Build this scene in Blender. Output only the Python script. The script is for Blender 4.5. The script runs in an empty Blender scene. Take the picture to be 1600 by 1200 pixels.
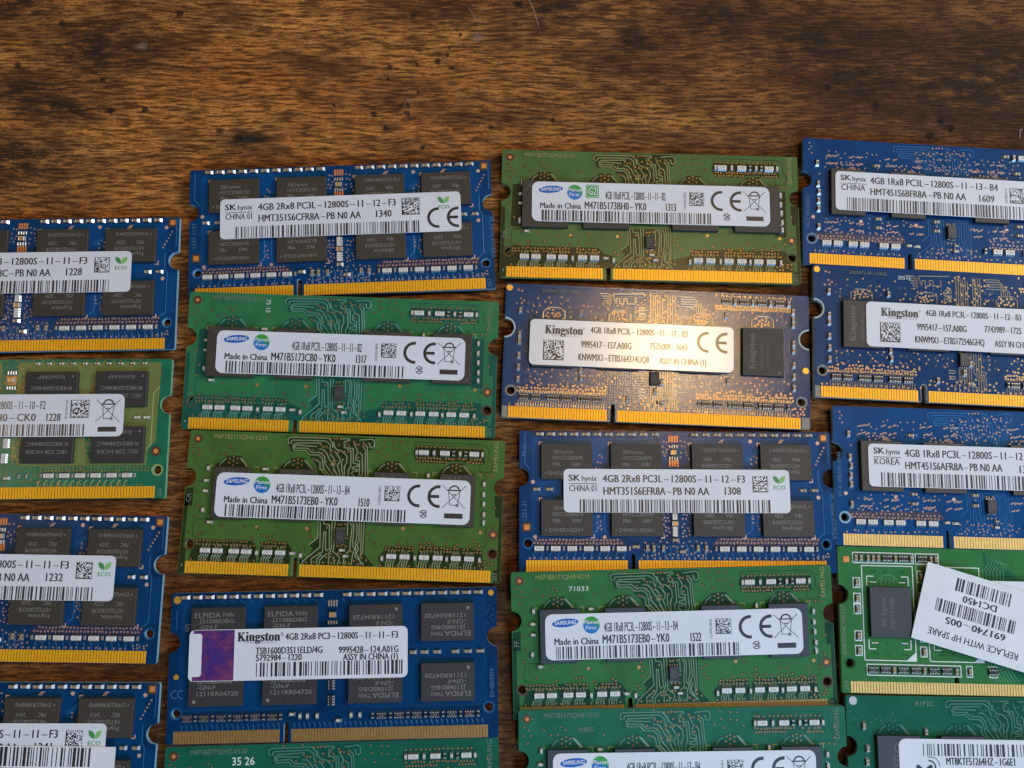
import bpy, math, random
from mathutils import Matrix, Vector
MM = 0.001
rnd = random.Random(7)
sc = bpy.context.scene
col = sc.collection

# ------------------------------------------------------------------ camera
cd = bpy.data.cameras.new('camera'); cam = bpy.data.objects.new('camera', cd); col.objects.link(cam)
cd.sensor_width = 36.0; cd.lens = 28.515; cd.clip_start = 0.005; cd.clip_end = 20.0
r_, u_, b_ = (0.999792, -0.00151, 0.020324), (-0.00151, 0.989025, 0.147739), (-0.020324, -0.147739, 0.988817)
cp = (-3.639*MM, -26.451*MM, 177.038*MM)
cam.matrix_world = Matrix(((r_[0], u_[0], b_[0], cp[0]), (r_[1], u_[1], b_[1], cp[1]), (r_[2], u_[2], b_[2], cp[2]), (0, 0, 0, 1)))
sc.camera = cam

# ------------------------------------------------------------------ world: the dim room round the table
w = bpy.data.worlds.new('World'); sc.world = w; w.use_nodes = True
nt = w.node_tree; nt.nodes.clear()
def N(t, kind, **kw):
    n = t.nodes.new(kind)
    for k, v in kw.items():
        if k.startswith('i_'): n.inputs[int(k[2:])].default_value = v
        else: setattr(n, k, v)
    return n
out = N(nt, 'ShaderNodeOutputWorld'); bg = N(nt, 'ShaderNodeBackground'); tc = N(nt, 'ShaderNodeTexCoord')
def wdot(vec):
    v = Vector(vec).normalized()
    d = N(nt, 'ShaderNodeVectorMath', operation='DOT_PRODUCT'); d.inputs[1].default_value = v
    nt.links.new(tc.outputs['Generated'], d.inputs[0]); return d.outputs['Value']
def wramp(sock, a, b, c0, c1):
    m = N(nt, 'ShaderNodeMapRange', interpolation_type='SMOOTHSTEP'); m.inputs[1].default_value = a; m.inputs[2].default_value = b
    nt.links.new(sock, m.inputs[0])
    x = N(nt, 'ShaderNodeMix', data_type='RGBA'); x.inputs[6].default_value = (*c0, 1); x.inputs[7].default_value = (*c1, 1)
    nt.links.new(m.outputs[0], x.inputs[0]); return x.outputs[2]
def wadd(a, b):
    x = N(nt, 'ShaderNodeMix', data_type='RGBA', blend_type='ADD'); x.inputs[0].default_value = 1
    nt.links.new(a, x.inputs[6]); nt.links.new(b, x.inputs[7]); return x.outputs[2]
# warm lit ceiling beyond the table (+y), the dark figure leaning over it (-y), cool window wall on the right
acc = wramp(wdot((0, 1, 0)), -0.25, 0.35, (0.016, 0.018, 0.022), (0.15, 0.125, 0.09))
acc = wadd(acc, wramp(wdot((0.45, -0.42, 0.78)), 0.84, 1.0, (0, 0, 0), (0.20, 0.36, 0.66)))
acc = wadd(acc, wramp(wdot((0.85, 0.10, 0.30)), 0.84, 1.0, (0, 0, 0), (0.50, 0.55, 0.60)))
nt.links.new(acc, bg.inputs[0]); bg.inputs[1].default_value = 0.55
nt.links.new(bg.outputs[0], out.inputs[0])

# ------------------------------------------------------------------ lamps
def area(name, loc, target, size, power, color, shape='RECTANGLE', size_y=None):
    l = bpy.data.lights.new(name, 'AREA'); l.shape = shape; l.size = size; l.size_y = size_y or size
    l.energy = power; l.color = color
    o = bpy.data.objects.new(name, l); col.objects.link(o); o.location = loc
    o.rotation_euler = (Vector(target) - Vector(loc)).to_track_quat('-Z', 'Y').to_euler(); return o
area('window_light', (1.05, 0.30, 0.72), (0.0, 0.0, 0), 0.22, 8.8, (0.98, 0.985, 1.0), size_y=0.32)
area('blue_window_light', (0.24, -0.50, 0.42), (0.02, -0.05, 0), 0.26, 3.7, (0.34, 0.62, 1.0), size_y=0.26)
area('warm_bulb', (0.300, 0.233, 1.20), (0.03, 0.0, 0), 0.090, 3.4, (1.0, 0.64, 0.27), shape='DISK')
area('second_warm_bulb', (-0.95, 0.10, 1.25), (-0.1, 0.0, 0), 0.12, 1.2, (1.0, 0.68, 0.34), shape='DISK')

sc.view_settings.view_transform = 'Standard'; sc.view_settings.look = 'None'
sc.view_settings.exposure = 0.0; sc.view_settings.gamma = 1.0; sc.view_settings.use_curve_mapping = False
sc.cycles.use_denoising = True; sc.cycles.max_bounces = 6

# ------------------------------------------------------------------ materials
def mat(name, color, rough=0.5, metal=0.0, spec=0.5, var=0.0, vscale=1500., bump=0.0, bscale=3000., coat=0.0, speck=None, weave=0.0):
    m = bpy.data.materials.new(name); m.use_nodes = True; t = m.node_tree; p = t.nodes['Principled BSDF']
    p.inputs['Base Color'].default_value = (*color, 1); p.inputs['Roughness'].default_value = rough
    p.inputs['Metallic'].default_value = metal; p.inputs['Specular IOR Level'].default_value = spec
    if coat: p.inputs['Coat Weight'].default_value = coat; p.inputs['Coat Roughness'].default_value = 0.20
    if var or bump: c = N(t, 'ShaderNodeTexCoord')
    if var:
        n = N(t, 'ShaderNodeTexNoise'); n.inputs['Scale'].default_value = vscale; n.inputs['Detail'].default_value = 4
        t.links.new(c.outputs['Object'], n.inputs['Vector'])
        r = N(t, 'ShaderNodeMapRange'); r.inputs[1].default_value = .3; r.inputs[2].default_value = .7
        t.links.new(n.outputs['Fac'], r.inputs[0])
        x = N(t, 'ShaderNodeMix', data_type='RGBA')
        x.inputs[6].default_value = (*[k*(1-var) for k in color], 1)
        x.inputs[7].default_value = (*(speck or [min(1, k*(1+var)) for k in color]), 1)
        t.links.new(r.outputs[0], x.inputs[0]); t.links.new(x.outputs[2], p.inputs['Base Color'])
    if bump:
        n = N(t, 'ShaderNodeTexNoise'); n.inputs['Scale'].default_value = bscale; n.inputs['Detail'].default_value = 3
        t.links.new(c.outputs['Object'], n.inputs['Vector'])
        b = N(t, 'ShaderNodeBump'); b.inputs['Strength'].default_value = bump; b.inputs['Distance'].default_value = 0.0002
        hgt = n.outputs['Fac']
        if weave:
            for ax in 'XY':
                wv = N(t, 'ShaderNodeTexWave', bands_direction=ax); wv.inputs['Scale'].default_value = 560; wv.inputs['Distortion'].default_value = 1.2; wv.inputs['Detail'].default_value = 1
                t.links.new(c.outputs['Object'], wv.inputs['Vector']); a = N(t, 'ShaderNodeMath', operation='MULTIPLY_ADD'); a.inputs[1].default_value = weave
                t.links.new(wv.outputs['Fac'], a.inputs[0]); t.links.new(hgt, a.inputs[2]); hgt = a.outputs[0]
        t.links.new(hgt, b.inputs['Height']); t.links.new(b.outputs[0], p.inputs['Normal'])
    return m
MT = {}
def mask(key, base, light, trace, edge, rough=.24, spec=.30, bmp=.07, weave=0.0, coat=0.0):
    MT[key+'_base'] = mat(key+'_solder_mask', base, rough, spec=spec, var=.18, vscale=250, bump=bmp, bscale=2500, weave=weave)
    MT[key+'_light'] = mat(key+'_copper_plane', light, rough, spec=spec, var=.12, vscale=250, bump=bmp, bscale=2500, weave=weave, coat=coat)
    MT[key+'_trace'] = mat(key+'_trace', trace, .30, spec=spec)
    MT[key+'_edge'] = mat(key+'_board_edge', edge, .6, var=.2)
mask('blue', (.0015, .038, .122), (.002, .057, .178), (.016, .12, .30), (.25, .42, .50))
mask('deepblue', (.0015, .030, .094), (.002, .042, .128), (.012, .09, .22), (.22, .38, .46))
mask('navy', (.002, .030, .090), (.003, .040, .118), (.025, .09, .20), (.38, .42, .38), .20, .55, .12, .14)
mask('navyblue', (.002, .028, .092), (.002, .039, .125), (.025, .09, .20), (.38, .42, .38))
MT['navyblue_trace'] = mat('navyblue_trace_metal', (.22, .18, .13), .34, metal=.5)
MT['navy_trace'] = mat('navy_trace_metal', (.42, .34, .22), .36, metal=.8)
MT['via_brass'] = mat('via_brass', (.70, .46, .20), .34, metal=.75)
mask('bluehx', (.003, .034, .115), (.003, .046, .150), (.03, .12, .27), (.12, .20, .28))
mask('olive', (.020, .034, .010), (.060, .130, .028), (.22, .25, .12), (.22, .25, .11))
mask('teal', (.010, .084, .058), (.030, .160, .062), (.09, .25, .16), (.10, .26, .16))
mask('emerald', (.012, .054, .026), (.036, .148, .044), (.15, .24, .14), (.15, .24, .12))
mask('forest', (.012, .095, .066), (.018, .130, .074), (.11, .24, .16), (.12, .22, .15))
mask('pine', (.006, .075, .052), (.010, .105, .060), (.08, .20, .14), (.12, .18, .12))
mask('leafy', (.012, .110, .045), (.034, .160, .044), (.08, .24, .10), (.20, .28, .12))
mask('lime', (.010, .135, .070), (.150, .185, .055), (.30, .33, .10), (.18, .38, .22))
MT['gold'] = mat('gold_plating', (1.0, .46, .012), .40, metal=.35, var=.10, vscale=900)
MT['gold_shaded'] = mat('gold_plating_shaded', (.42, .25, .08), .42, metal=.6, var=.14, vscale=900)  # same gold, its dark overhead reflection painted into the colour
MT['gold_window_lit'] = mat('gold_plating_window_lit', (.85, .60, .20), .42, metal=.5, var=.10, vscale=900)  # same gold, the window's pale reflection painted into the colour
MT['gap'] = mat('contact_gap', (.13, .065, .012), .5)
MT['via'] = mat('via_copper', (.52, .27, .10), .40, metal=.4)
MT['via_gold'] = mat('via_gold', (.50, .29, .08), .36, metal=.5)
MT['via_pink'] = mat('via_pink_copper', (.60, .38, .30), .42, metal=.3)
MT['hole'] = mat('via_hole', (.012, .010, .008), .6)
MT['pad'] = mat('bare_copper_pad', (.72, .27, .07), .42, metal=.35)
MT['pad_gold'] = mat('gold_pad', (.80, .46, .06), .35, metal=.6)
MT['ring'] = mat('mask_clearance_ring', (.07, .035, .015), .5)
MT['fibre'] = mat('bare_fibreglass', (.22, .21, .16), .45, var=.12)
MT['chip'] = mat('mould_compound', (.026, .022, .017), .55, var=.55, vscale=5200, speck=(.068, .055, .040), bump=.35, bscale=5200)
MT['chip_dark'] = mat('dark_mould_compound', (.020, .020, .022), .5, var=.35, vscale=5200, speck=(.042, .041, .042), bump=.25, bscale=5200)
MT['chip_slate'] = mat('mould_compound_blue_lit', (.024, .027, .036), .52, var=.35, vscale=5200, speck=(.046, .052, .066), bump=.25, bscale=5200)  # chip compound with the window's blue sheen mixed into its colour
MT['mark'] = mat('laser_marking', (.20, .185, .160), .6)
MT['mark_faint'] = mat('faint_laser_marking', (.12, .11, .10), .55)
MT['paper'] = mat('label_paper', (.65, .655, .68), .42, var=.04, vscale=90, bump=.03, bscale=500)
MT['paper_gloss'] = mat('glossy_label_paper', (.65, .65, .66), .34, spec=.8, coat=1.0, var=.03, vscale=120, bump=.035, bscale=180)
MT['paper_matte'] = mat('matte_sticker_paper', (.66, .665, .68), .55, var=.05, vscale=160, bump=.04, bscale=700)
MT['ink'] = mat('black_ink', (.025, .025, .03), .42, coat=.6)
MT['ink_grey'] = mat('grey_ink', (.13, .13, .14), .5)
MT['silver'] = mat('solder', (.56, .58, .60), .42, metal=1)
MT['tin'] = mat('tinned_end', (.50, .50, .48), .46, metal=.8)
MT['ceramic'] = mat('tan_ceramic', (.30, .19, .10), .45)
MT['ceramic_pale'] = mat('pale_ceramic', (.55, .48, .38), .5)
MT['ceramic_gold'] = mat('gold_ceramic', (.60, .34, .10), .35, metal=.4)
MT['white_body'] = mat('white_ceramic', (.66, .64, .58), .45)
MT['dark_body'] = mat('black_resistor_body', (.02, .02, .022), .4)
MT['silk'] = mat('white_silkscreen', (.62, .68, .62), .6)
MT['silk_gold'] = mat('yellowish_silkscreen', (.30, .28, .09), .6)
MT['silk_dim'] = mat('dim_silkscreen', (.15, .19, .14), .6)
MT['silk_blue'] = mat('dim_blue_silkscreen', (.06, .15, .26), .6)
MT['logo_blue'] = mat('logo_blue', (.008, .10, .42), .4)
MT['logo_navy'] = mat('logo_navy', (.010, .16, .46), .4)
MT['logo_green'] = mat('logo_green', (.035, .30, .035), .4)
MT['logo_teal'] = mat('logo_teal', (.012, .22, .22), .4)
MT['leaf_dark'] = mat('leaf_green', (.06, .25, .07), .45)
MT['leaf_pale'] = mat('leaf_pale_green', (.22, .46, .14), .45)
MT['violet'] = mat('violet_foil', (.060, .032, .22), .34, metal=.35, var=.7, vscale=600, speck=(.20, .05, .19), bump=.9, bscale=900)
def foil():
    m = MT['violet']; t = m.node_tree; p = t.nodes['Principled BSDF']; c = N(t, 'ShaderNodeTexCoord')
    n = N(t, 'ShaderNodeTexNoise'); n.inputs['Scale'].default_value = 260; n.inputs['Detail'].default_value = 6; n.inputs['Roughness'].default_value = .7; t.links.new(c.outputs['Object'], n.inputs['Vector'])
    r = N(t, 'ShaderNodeValToRGB'); e = r.color_ramp.elements; e[0].position = .30; e[0].color = (.03, .04, .26, 1); e[1].position = .70; e[1].color = (.42, .10, .08, 1)
    for q, k in ((.38, (.075, .035, .24, 1)), (.48, (.11, .035, .20, 1)), (.58, (.22, .05, .17, 1))): x = e.new(q); x.color = k
    t.links.new(n.outputs['Fac'], r.inputs[0]); t.links.new(r.outputs[0], p.inputs['Base Color'])
foil()
MT['black_hole'] = mat('label_window', (.03, .03, .035), .6)
MT['dust'] = mat('pale_fibre', (.60, .54, .45), .7)
MLIST = list(MT.values()); MIDX = {k: i for i, k in enumerate(MT)}

# ------------------------------------------------------------------ mesh builder (millimetres)
class MB:
    def __init__(s): s.v = []; s.f = []; s.m = []
    def face(s, pts, m):
        i = len(s.v); s.v += pts; s.f.append(tuple(range(i, i+len(pts)))); s.m.append(m)
    def poly(s, xy, z, m):
        a = sum(xy[i-1][0]*xy[i][1]-xy[i][0]*xy[i-1][1] for i in range(len(xy)))
        if a < 0: xy = xy[::-1]
        s.face([(x, y, z) for x, y in xy], m)
    def rect(s, x0, y0, x1, y1, z, m): s.poly([(x0, y0), (x1, y0), (x1, y1), (x0, y1)], z, m)
    def disc(s, x, y, r, z, m, n=10, ry=None, rot=0):
        ry = ry or r; c, q = math.cos(rot), math.sin(rot); P = []
        for k in range(n):
            a = 2*math.pi*k/n; u, v = r*math.cos(a), ry*math.sin(a); P.append((x+c*u-q*v, y+q*u+c*v))
        s.poly(P, z, m)
    def prism(s, xy, z0, z1, m, top=None, inset=0.0):
        a = sum(xy[i-1][0]*xy[i][1]-xy[i][0]*xy[i-1][1] for i in range(len(xy)))
        if a < 0: xy = xy[::-1]
        n = len(xy); i = len(s.v); top = top or m
        s.v += [(x, y, z0) for x, y in xy]
        if inset:
            cx = sum(p[0] for p in xy)/n; cy = sum(p[1] for p in xy)/n
            s.v += [(x, y, z1-inset) for x, y in xy]
            ins = [(x - inset*(1 if x > cx else -1), y - inset*(1 if y > cy else -1)) for x, y in xy]
            s.v += [(x, y, z1) for x, y in ins]
            for L in (0, 1):
                for k in range(n):
                    k2 = (k+1) % n; s.f.append((i+L*n+k, i+L*n+k2, i+L*n+n+k2, i+L*n+n+k)); s.m.append(m)
            s.f.append(tuple(range(i+2*n, i+3*n))); s.m.append(top)
        else:
            s.v += [(x, y, z1) for x, y in xy]
            for k in range(n):
                k2 = (k+1) % n; s.f.append((i+k, i+k2, i+n+k2, i+n+k)); s.m.append(m)
            s.f.append(tuple(range(i+n, i+2*n))); s.m.append(top)
        s.f.append(tuple(range(i+n-1, i-1, -1))); s.m.append(m)
    def box(s, x0, y0, x1, y1, z0, z1, m, top=None, inset=0.0):
        s.prism([(x0, y0), (x1, y0), (x1, y1), (x0, y1)], z0, z1, m, top, inset)
    def line(s, P, wd, z, m, rise=0.0):
        """a ribbon along P; with rise it is a low ridge with sloping sides"""
        n = len(P); rows = []
        for k in range(n):
            a = P[max(0, k-1)]; b = P[min(n-1, k+1)]
            if 0 < k < n-1:
                d1 = Vector((P[k][0]-a[0], P[k][1]-a[1])).normalized(); d2 = Vector((b[0]-P[k][0], b[1]-P[k][1])).normalized()
                d = d1+d2
                if d.length < 1e-4: d = d1
                d.normalize(); sc_ = 1/max(.6, d.dot(d1))
            else:
                d = Vector((b[0]-a[0], b[1]-a[1])).normalized(); sc_ = 1
            nx, ny = -d.y*sc_, d.x*sc_
            if rise: rows.append([(P[k][0]+nx*q, P[k][1]+ny*q, zz) for q, zz in ((wd*.5+.05, z), (wd*.5-.01, z+rise), (-wd*.5+.01, z+rise), (-wd*.5-.05, z))])
            else: rows.append([(P[k][0]+nx*q, P[k][1]+ny*q, z) for q in (wd*.5, -wd*.5)])
        i = len(s.v); c = len(rows[0])
        for r in rows: s.v += r
        for k in range(n-1):
            for j in range(c-1):
                s.f.append((i+k*c+j, i+k*c+j+1, i+(k+1)*c+j+1, i+(k+1)*c+j)); s.m.append(m)
    def arc(s, cx, cy, r0, r1, a0, a1, z, m, n=18):
        i = len(s.v)
        for k in range(n+1):
            a = math.radians(a0+(a1-a0)*k/n)
            s.v += [(cx+r0*math.cos(a), cy+r0*math.sin(a), z), (cx+r1*math.cos(a), cy+r1*math.sin(a), z)]
        for k in range(n):
            s.f.append((i+2*k, i+2*k+1, i+2*k+3, i+2*k+2)); s.m.append(m)
    def via(s, x, y, z, m='via', r=.21, hole=True):
        s.disc(x, y, r*.95, z, m, 8)
        if hole: s.disc(x, y, r*.52, z+.006, 'hole', 6)
    def text(s, body, x0, x1, y, h, z, m, bold=.0, rot=0.0, serif=False):
        """lettering with cap height h from (x0, y), fitted to end at x1 (None: natural width)"""
        V, F, wd = glyphs(body, bold)
        sx = (x1-x0)/wd if x1 is not None else h
        if x1 is not None and x1 < x0: sx = -sx
        c, q = math.cos(rot), math.sin(rot); i = len(s.v)
        s.v += [(x0+c*a*sx-q*b*h, y+q*a*sx+c*b*h, z) for a, b in V]
        for f in F: s.f.append(tuple(i+k for k in f)); s.m.append(m)
    def build(s, name, parent=None, loc=(0, 0, 0), rot=0.0):
        me = s.mesh(name); return put(name, me, parent, loc, rot)
    def mesh(s, name):
        me = bpy.data.meshes.new(name); me.from_pydata([(x*MM, y*MM, z*MM) for x, y, z in s.v], [], s.f)
        used = sorted(set(s.m), key=lambda k: MIDX[k]); loc_ = {k: i for i, k in enumerate(used)}
        for k in used: me.materials.append(MT[k])
        me.polygons.foreach_set('material_index', [loc_[k] for k in s.m]); me.update(); return me
def put(name, me, parent=None, loc=(0, 0, 0), rot=0.0):
    o = bpy.data.objects.new(name, me); col.objects.link(o)
    if parent: o.parent = parent
    o.location = [k*MM for k in loc]; o.rotation_euler = (0, 0, rot); return o
_gl = {}
def _raw(body, bold):
    cu = bpy.data.curves.new('t', 'FONT'); cu.body = body; cu.size = 1; cu.resolution_u = 2; cu.offset = bold
    o = bpy.data.objects.new('t', cu); me = o.to_mesh()
    V = [(v.co.x, v.co.y) for v in me.vertices]; F = [tuple(p.vertices) for p in me.polygons]
    o.to_mesh_clear(); bpy.data.objects.remove(o); bpy.data.curves.remove(cu); return V, F
CAP = max(y for x, y in _raw('H', 0)[0])
def glyphs(body, bold=0.0):
    k = (body, bold)
    if k not in _gl:
        V, F = _raw(body, bold)
        x0 = min(v[0] for v in V); V = [((x-x0)/CAP, y/CAP) for x, y in V]
        _gl[k] = (V, F, max(v[0] for v in V))
    return _gl[k]
SERIF = {**{chr(65+i): chr(0x1D400+i) for i in range(26)}, **{chr(97+i): chr(0x1D41A+i) for i in range(26)}}
def serif(t): return ''.join(SERIF.get(c, c) for c in t)

# ------------------------------------------------------------------ the wooden table top
def stain_nodes(t, vec, spots, soft, aspect=1.0):
    """largest of several soft blots at the given places"""
    last = None
    for (x, y, r) in spots:
        s = N(t, 'ShaderNodeVectorMath', operation='SUBTRACT'); s.inputs[1].default_value = (x, y, 0); t.links.new(vec, s.inputs[0])
        m = N(t, 'ShaderNodeVectorMath', operation='MULTIPLY'); m.inputs[1].default_value = (1/(r*aspect), 1/r, 0); t.links.new(s.outputs[0], m.inputs[0])
        l = N(t, 'ShaderNodeVectorMath', operation='LENGTH'); t.links.new(m.outputs[0], l.inputs[0])
        q = N(t, 'ShaderNodeMapRange', interpolation_type='SMOOTHSTEP'); q.inputs[1].default_value = 1+soft; q.inputs[2].default_value = 1-soft
        t.links.new(l.outputs['Value'], q.inputs[0])
        if last is None: last = q.outputs[0]
        else:
            mx = N(t, 'ShaderNodeMath', operation='MAXIMUM'); t.links.new(last, mx.inputs[0]); t.links.new(q.outputs[0], mx.inputs[1]); last = mx.outputs[0]
    return last
def wood():
    m = bpy.data.materials.new('rustic_wood'); m.use_nodes = True; t = m.node_tree; p = t.nodes['Principled BSDF']; L = t.links.new
    tcn = N(t, 'ShaderNodeTexCoord'); sc_ = N(t, 'ShaderNodeVectorMath', operation='SCALE'); sc_.inputs['Scale'].default_value = 1000
    L(tcn.outputs['Object'], sc_.inputs[0]); V0 = sc_.outputs[0]
    wn = N(t, 'ShaderNodeTexNoise'); wn.inputs['Scale'].default_value = .035; wn.inputs['Detail'].default_value = 2; L(V0, wn.inputs['Vector'])
    wv = N(t, 'ShaderNodeVectorMath', operation='SUBTRACT'); wv.inputs[1].default_value = (.5, .5, .5); L(wn.outputs['Color'], wv.inputs[0])
    ws = N(t, 'ShaderNodeVectorMath', operation='MULTIPLY'); ws.inputs[1].default_value = (3, 2.6, 0); L(wv.outputs[0], ws.inputs[0])
    wa = N(t, 'ShaderNodeVectorMath', operation='ADD'); L(V0, wa.inputs[0]); L(ws.outputs[0], wa.inputs[1]); V = wa.outputs[0]
    def noise(sx, sy, detail=4, rough=.6, src=None, dist=0):
        k = N(t, 'ShaderNodeVectorMath', operation='MULTIPLY'); k.inputs[1].default_value = (sx, sy, 1); L(src or V, k.inputs[0])
        n = N(t, 'ShaderNodeTexNoise'); n.inputs['Scale'].default_value = 1; n.inputs['Detail'].default_value = detail; n.inputs['Roughness'].default_value = rough
        n.inputs['Distortion'].default_value = dist
        L(k.outputs[0], n.inputs['Vector']); return n.outputs['Fac']
    def rng(s, a, b, c=0., d=1.):
        q = N(t, 'ShaderNodeMapRange'); q.inputs[1].default_value = a; q.inputs[2].default_value = b; q.inputs[3].default_value = c; q.inputs[4].default_value = d
        L(s, q.inputs[0]); return q.outputs[0]
    def mth(op, a, b):
        q = N(t, 'ShaderNodeMath', operation=op)
        for i, s in ((0, a), (1, b)):
            if isinstance(s, (int, float)): q.inputs[i].default_value = s
            else: L(s, q.inputs[i])
        return q.outputs[0]
    def mix(f, a, b, bt='MIX'):
        q = N(t, 'ShaderNodeMix', data_type='RGBA', blend_type=bt); 
        if isinstance(f, (int, float)): q.inputs[0].default_value = f
        else: L(f, q.inputs[0])
        for i, s in ((6, a), (7, b)):
            if isinstance(s, tuple): q.inputs[i].default_value = (*s, 1)
            else: L(s, q.inputs[i])
        return q.outputs[2]
    broad = noise(.010, .045, 3); streak = noise(.035, .38, 5, .65); grain = noise(.20, 1.55, 4, .62, None, .10); fine = noise(1.2, 3.2, 3, .65); mott = noise(.16, .40, 6, .72)
    c = mix(rng(broad, .36, .64), (.650, .205, .036), (1.0, .430, .098))
    c = mix(mth('MULTIPLY', rng(streak, .40, .62), .75), (.060, .027, .011), c) if False else mix(rng(streak, .30, .60, .70, 0.), c, (.200, .068, .015))
    c = mix(rng(mott, .47, .68, 0., .60), c, (.110, .038, .011)); big = noise(.028, .075, 4, .62); c = mix(rng(big, .47, .63, 0., .80), c, (.065, .023, .009))
    c = mix(rng(grain, .43, .54, .84, 0.), c, (.070, .022, .006)); c = mix(rng(grain, .57, .66, 0., .45), c, (.72, .36, .11))
    c = mix(rng(fine, .40, .56, .42, 0.), c, (.080, .028, .008)); pore = noise(.45, 4.2, 2, .5); c = mix(rng(pore, .35, .42, .38, 0.), c, (.030, .012, .005))
    # large dark weathered areas along the upper part of the table
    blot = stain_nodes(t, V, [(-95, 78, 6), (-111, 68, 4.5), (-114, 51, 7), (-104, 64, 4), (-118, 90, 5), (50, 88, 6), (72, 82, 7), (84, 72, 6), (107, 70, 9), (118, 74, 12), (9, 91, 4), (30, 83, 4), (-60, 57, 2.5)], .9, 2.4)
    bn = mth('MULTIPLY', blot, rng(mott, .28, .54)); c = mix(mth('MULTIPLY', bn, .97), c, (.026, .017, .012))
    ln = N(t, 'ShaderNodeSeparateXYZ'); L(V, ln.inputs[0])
    dk = mth('ADD', rng(ln.outputs['X'], -55, 110, 0, .84), rng(ln.outputs['Y'], 50, -70, 0, .85))  # darker wood to the right; downward, the leaning figure's shade painted in too
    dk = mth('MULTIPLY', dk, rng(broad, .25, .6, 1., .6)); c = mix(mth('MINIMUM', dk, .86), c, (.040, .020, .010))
    jit = N(t, 'ShaderNodeTexNoise'); jit.inputs['Scale'].default_value = .9; L(V0, jit.inputs['Vector'])
    j1 = N(t, 'ShaderNodeVectorMath', operation='SUBTRACT'); j1.inputs[1].default_value = (.5, .5, .5); L(jit.outputs['Color'], j1.inputs[0])
    j2 = N(t, 'ShaderNodeVectorMath', operation='SCALE'); j2.inputs['Scale'].default_value = 1.6; L(j1.outputs[0], j2.inputs[0])
    j3 = N(t, 'ShaderNodeVectorMath', operation='ADD'); L(V0, j3.inputs[0]); L(j2.outputs[0], j3.inputs[1])
    sp = [(-28.5, 74.7, 0.68), (-26.9, 74.4, 0.42), (-28.8, 71.9, 0.59), (-22.1, 75.7, 0.59), (-17.3, 76.4, 0.72), (-15.1, 77.8, 0.51), (-14, 74.7, 0.59), (-14.5, 79.8, 0.51), (-21.7, 68.5, 0.47), (-25.6, 65.4, 0.55), (-24.1, 65.4, 0.55), (-24.2, 63.4, 0.55), (-31.9, 63.2, 0.77), (-29.1, 59.7, 0.55), (-20.4, 55.2, 0.59), (-4.7, 60.1, 0.59), (-12.1, 83, 0.42), (-13.1, 84.4, 0.38), (-23.3, 87.9, 0.68), (-41, 65.1, 0.51), (9.6, 62, 0.47), (.7, 86.1, 0.42), (1.8, 91, 1.02), (-77.8, 87.8, 0.85), (-104.9, 84.9, 0.85), (-114.3, 74.5, 0.85), (-94.6, 70.9, 0.68), (-105.3, 64.9, 0.68), (-92.3, 63.5, 0.94), (-84.5, 63.9, 0.77), (-67.2, 58.8, 0.85), (-62.7, 57.1, 0.94), (100.9, 62.6, 0.85), (102.9, 60.6, 0.94), (74.4, 71, 0.77), (85.6, 66.1, 0.94), (97.8, 58.8, 0.94)]
    c = mix(mth('MULTIPLY', stain_nodes(t, j3.outputs[0], sp, .45), .88), c, (.016, .010, .007))
    c = mix(mth('MULTIPLY', stain_nodes(t, j3.outputs[0], [(-8, 82.5, 1.1), (-86, 79.5, 1.0), (-23.9, 66.6, .45), (-19.4, 66.4, .35)], .6), .22), c, (.42, .38, .36))
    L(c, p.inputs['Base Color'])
    p.inputs['Specular IOR Level'].default_value = .16
    L(rng(grain, .3, .7, .58, .40), p.inputs['Roughness'])
    h = mth('ADD', mth('MULTIPLY', grain, 1.0), mth('ADD', mth('MULTIPLY', fine, .45), mth('MULTIPLY', mott, .35)))
    b = N(t, 'ShaderNodeBump'); b.inputs['Strength'].default_value = .85; b.inputs['Distance'].default_value = .0011; L(h, b.inputs['Height']); L(b.outputs[0], p.inputs['Normal'])
    return m
tm = bpy.data.meshes.new('tabletop')
hx, hy, th = .45, .32, .02
tv = [(x, y, z) for z in (-th, 0) for x, y in ((-hx, -hy), (hx, -hy), (hx, hy), (-hx, hy))]
tm.from_pydata(tv, [], [(0, 3, 2, 1), (4, 5, 6, 7), (0, 1, 5, 4), (1, 2, 6, 5), (2, 3, 7, 6), (3, 0, 4, 7)])
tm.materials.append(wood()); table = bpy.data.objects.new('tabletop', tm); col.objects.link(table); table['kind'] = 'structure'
table['label'] = 'dark brown rustic wooden tabletop with black specks'

# ------------------------------------------------------------------ shared small components (origin at the board's surface)
def cap_mesh(name, body, L=1.05, W=.55, H=.5, fillet=.22):
    b = MB(); e = .26
    b.box(-L/2+e, -W/2+.02, L/2-e, W/2-.02, 0.02, H-.02, body)
    for s in (-1, 1):
        x0, x1 = sorted((s*L/2, s*(L/2-e))); b.box(x0, -W/2, x1, W/2, 0.01, H, 'tin', inset=.05)
        xo = s*(L/2+fillet)
        P = [(s*L/2+s*.001, -W/2-.04), (xo, -W/2-.1), (xo, W/2+.1), (s*L/2+s*.001, W/2+.04)]
        b.face([(P[0][0], P[0][1], H*.75), (P[1][0], P[1][1], .03), (P[2][0], P[2][1], .03), (P[3][0], P[3][1], H*.75)][::s], 'silver')
        b.face([(P[0][0], P[0][1], H*.75), (P[0][0], P[0][1], .01), (P[1][0], P[1][1], .03)][::s], 'silver')
        b.face([(P[3][0], P[3][1], H*.75), (P[2][0], P[2][1], .03), (P[3][0], P[3][1], .01)][::s], 'silver')
    return b.mesh(name)
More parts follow.
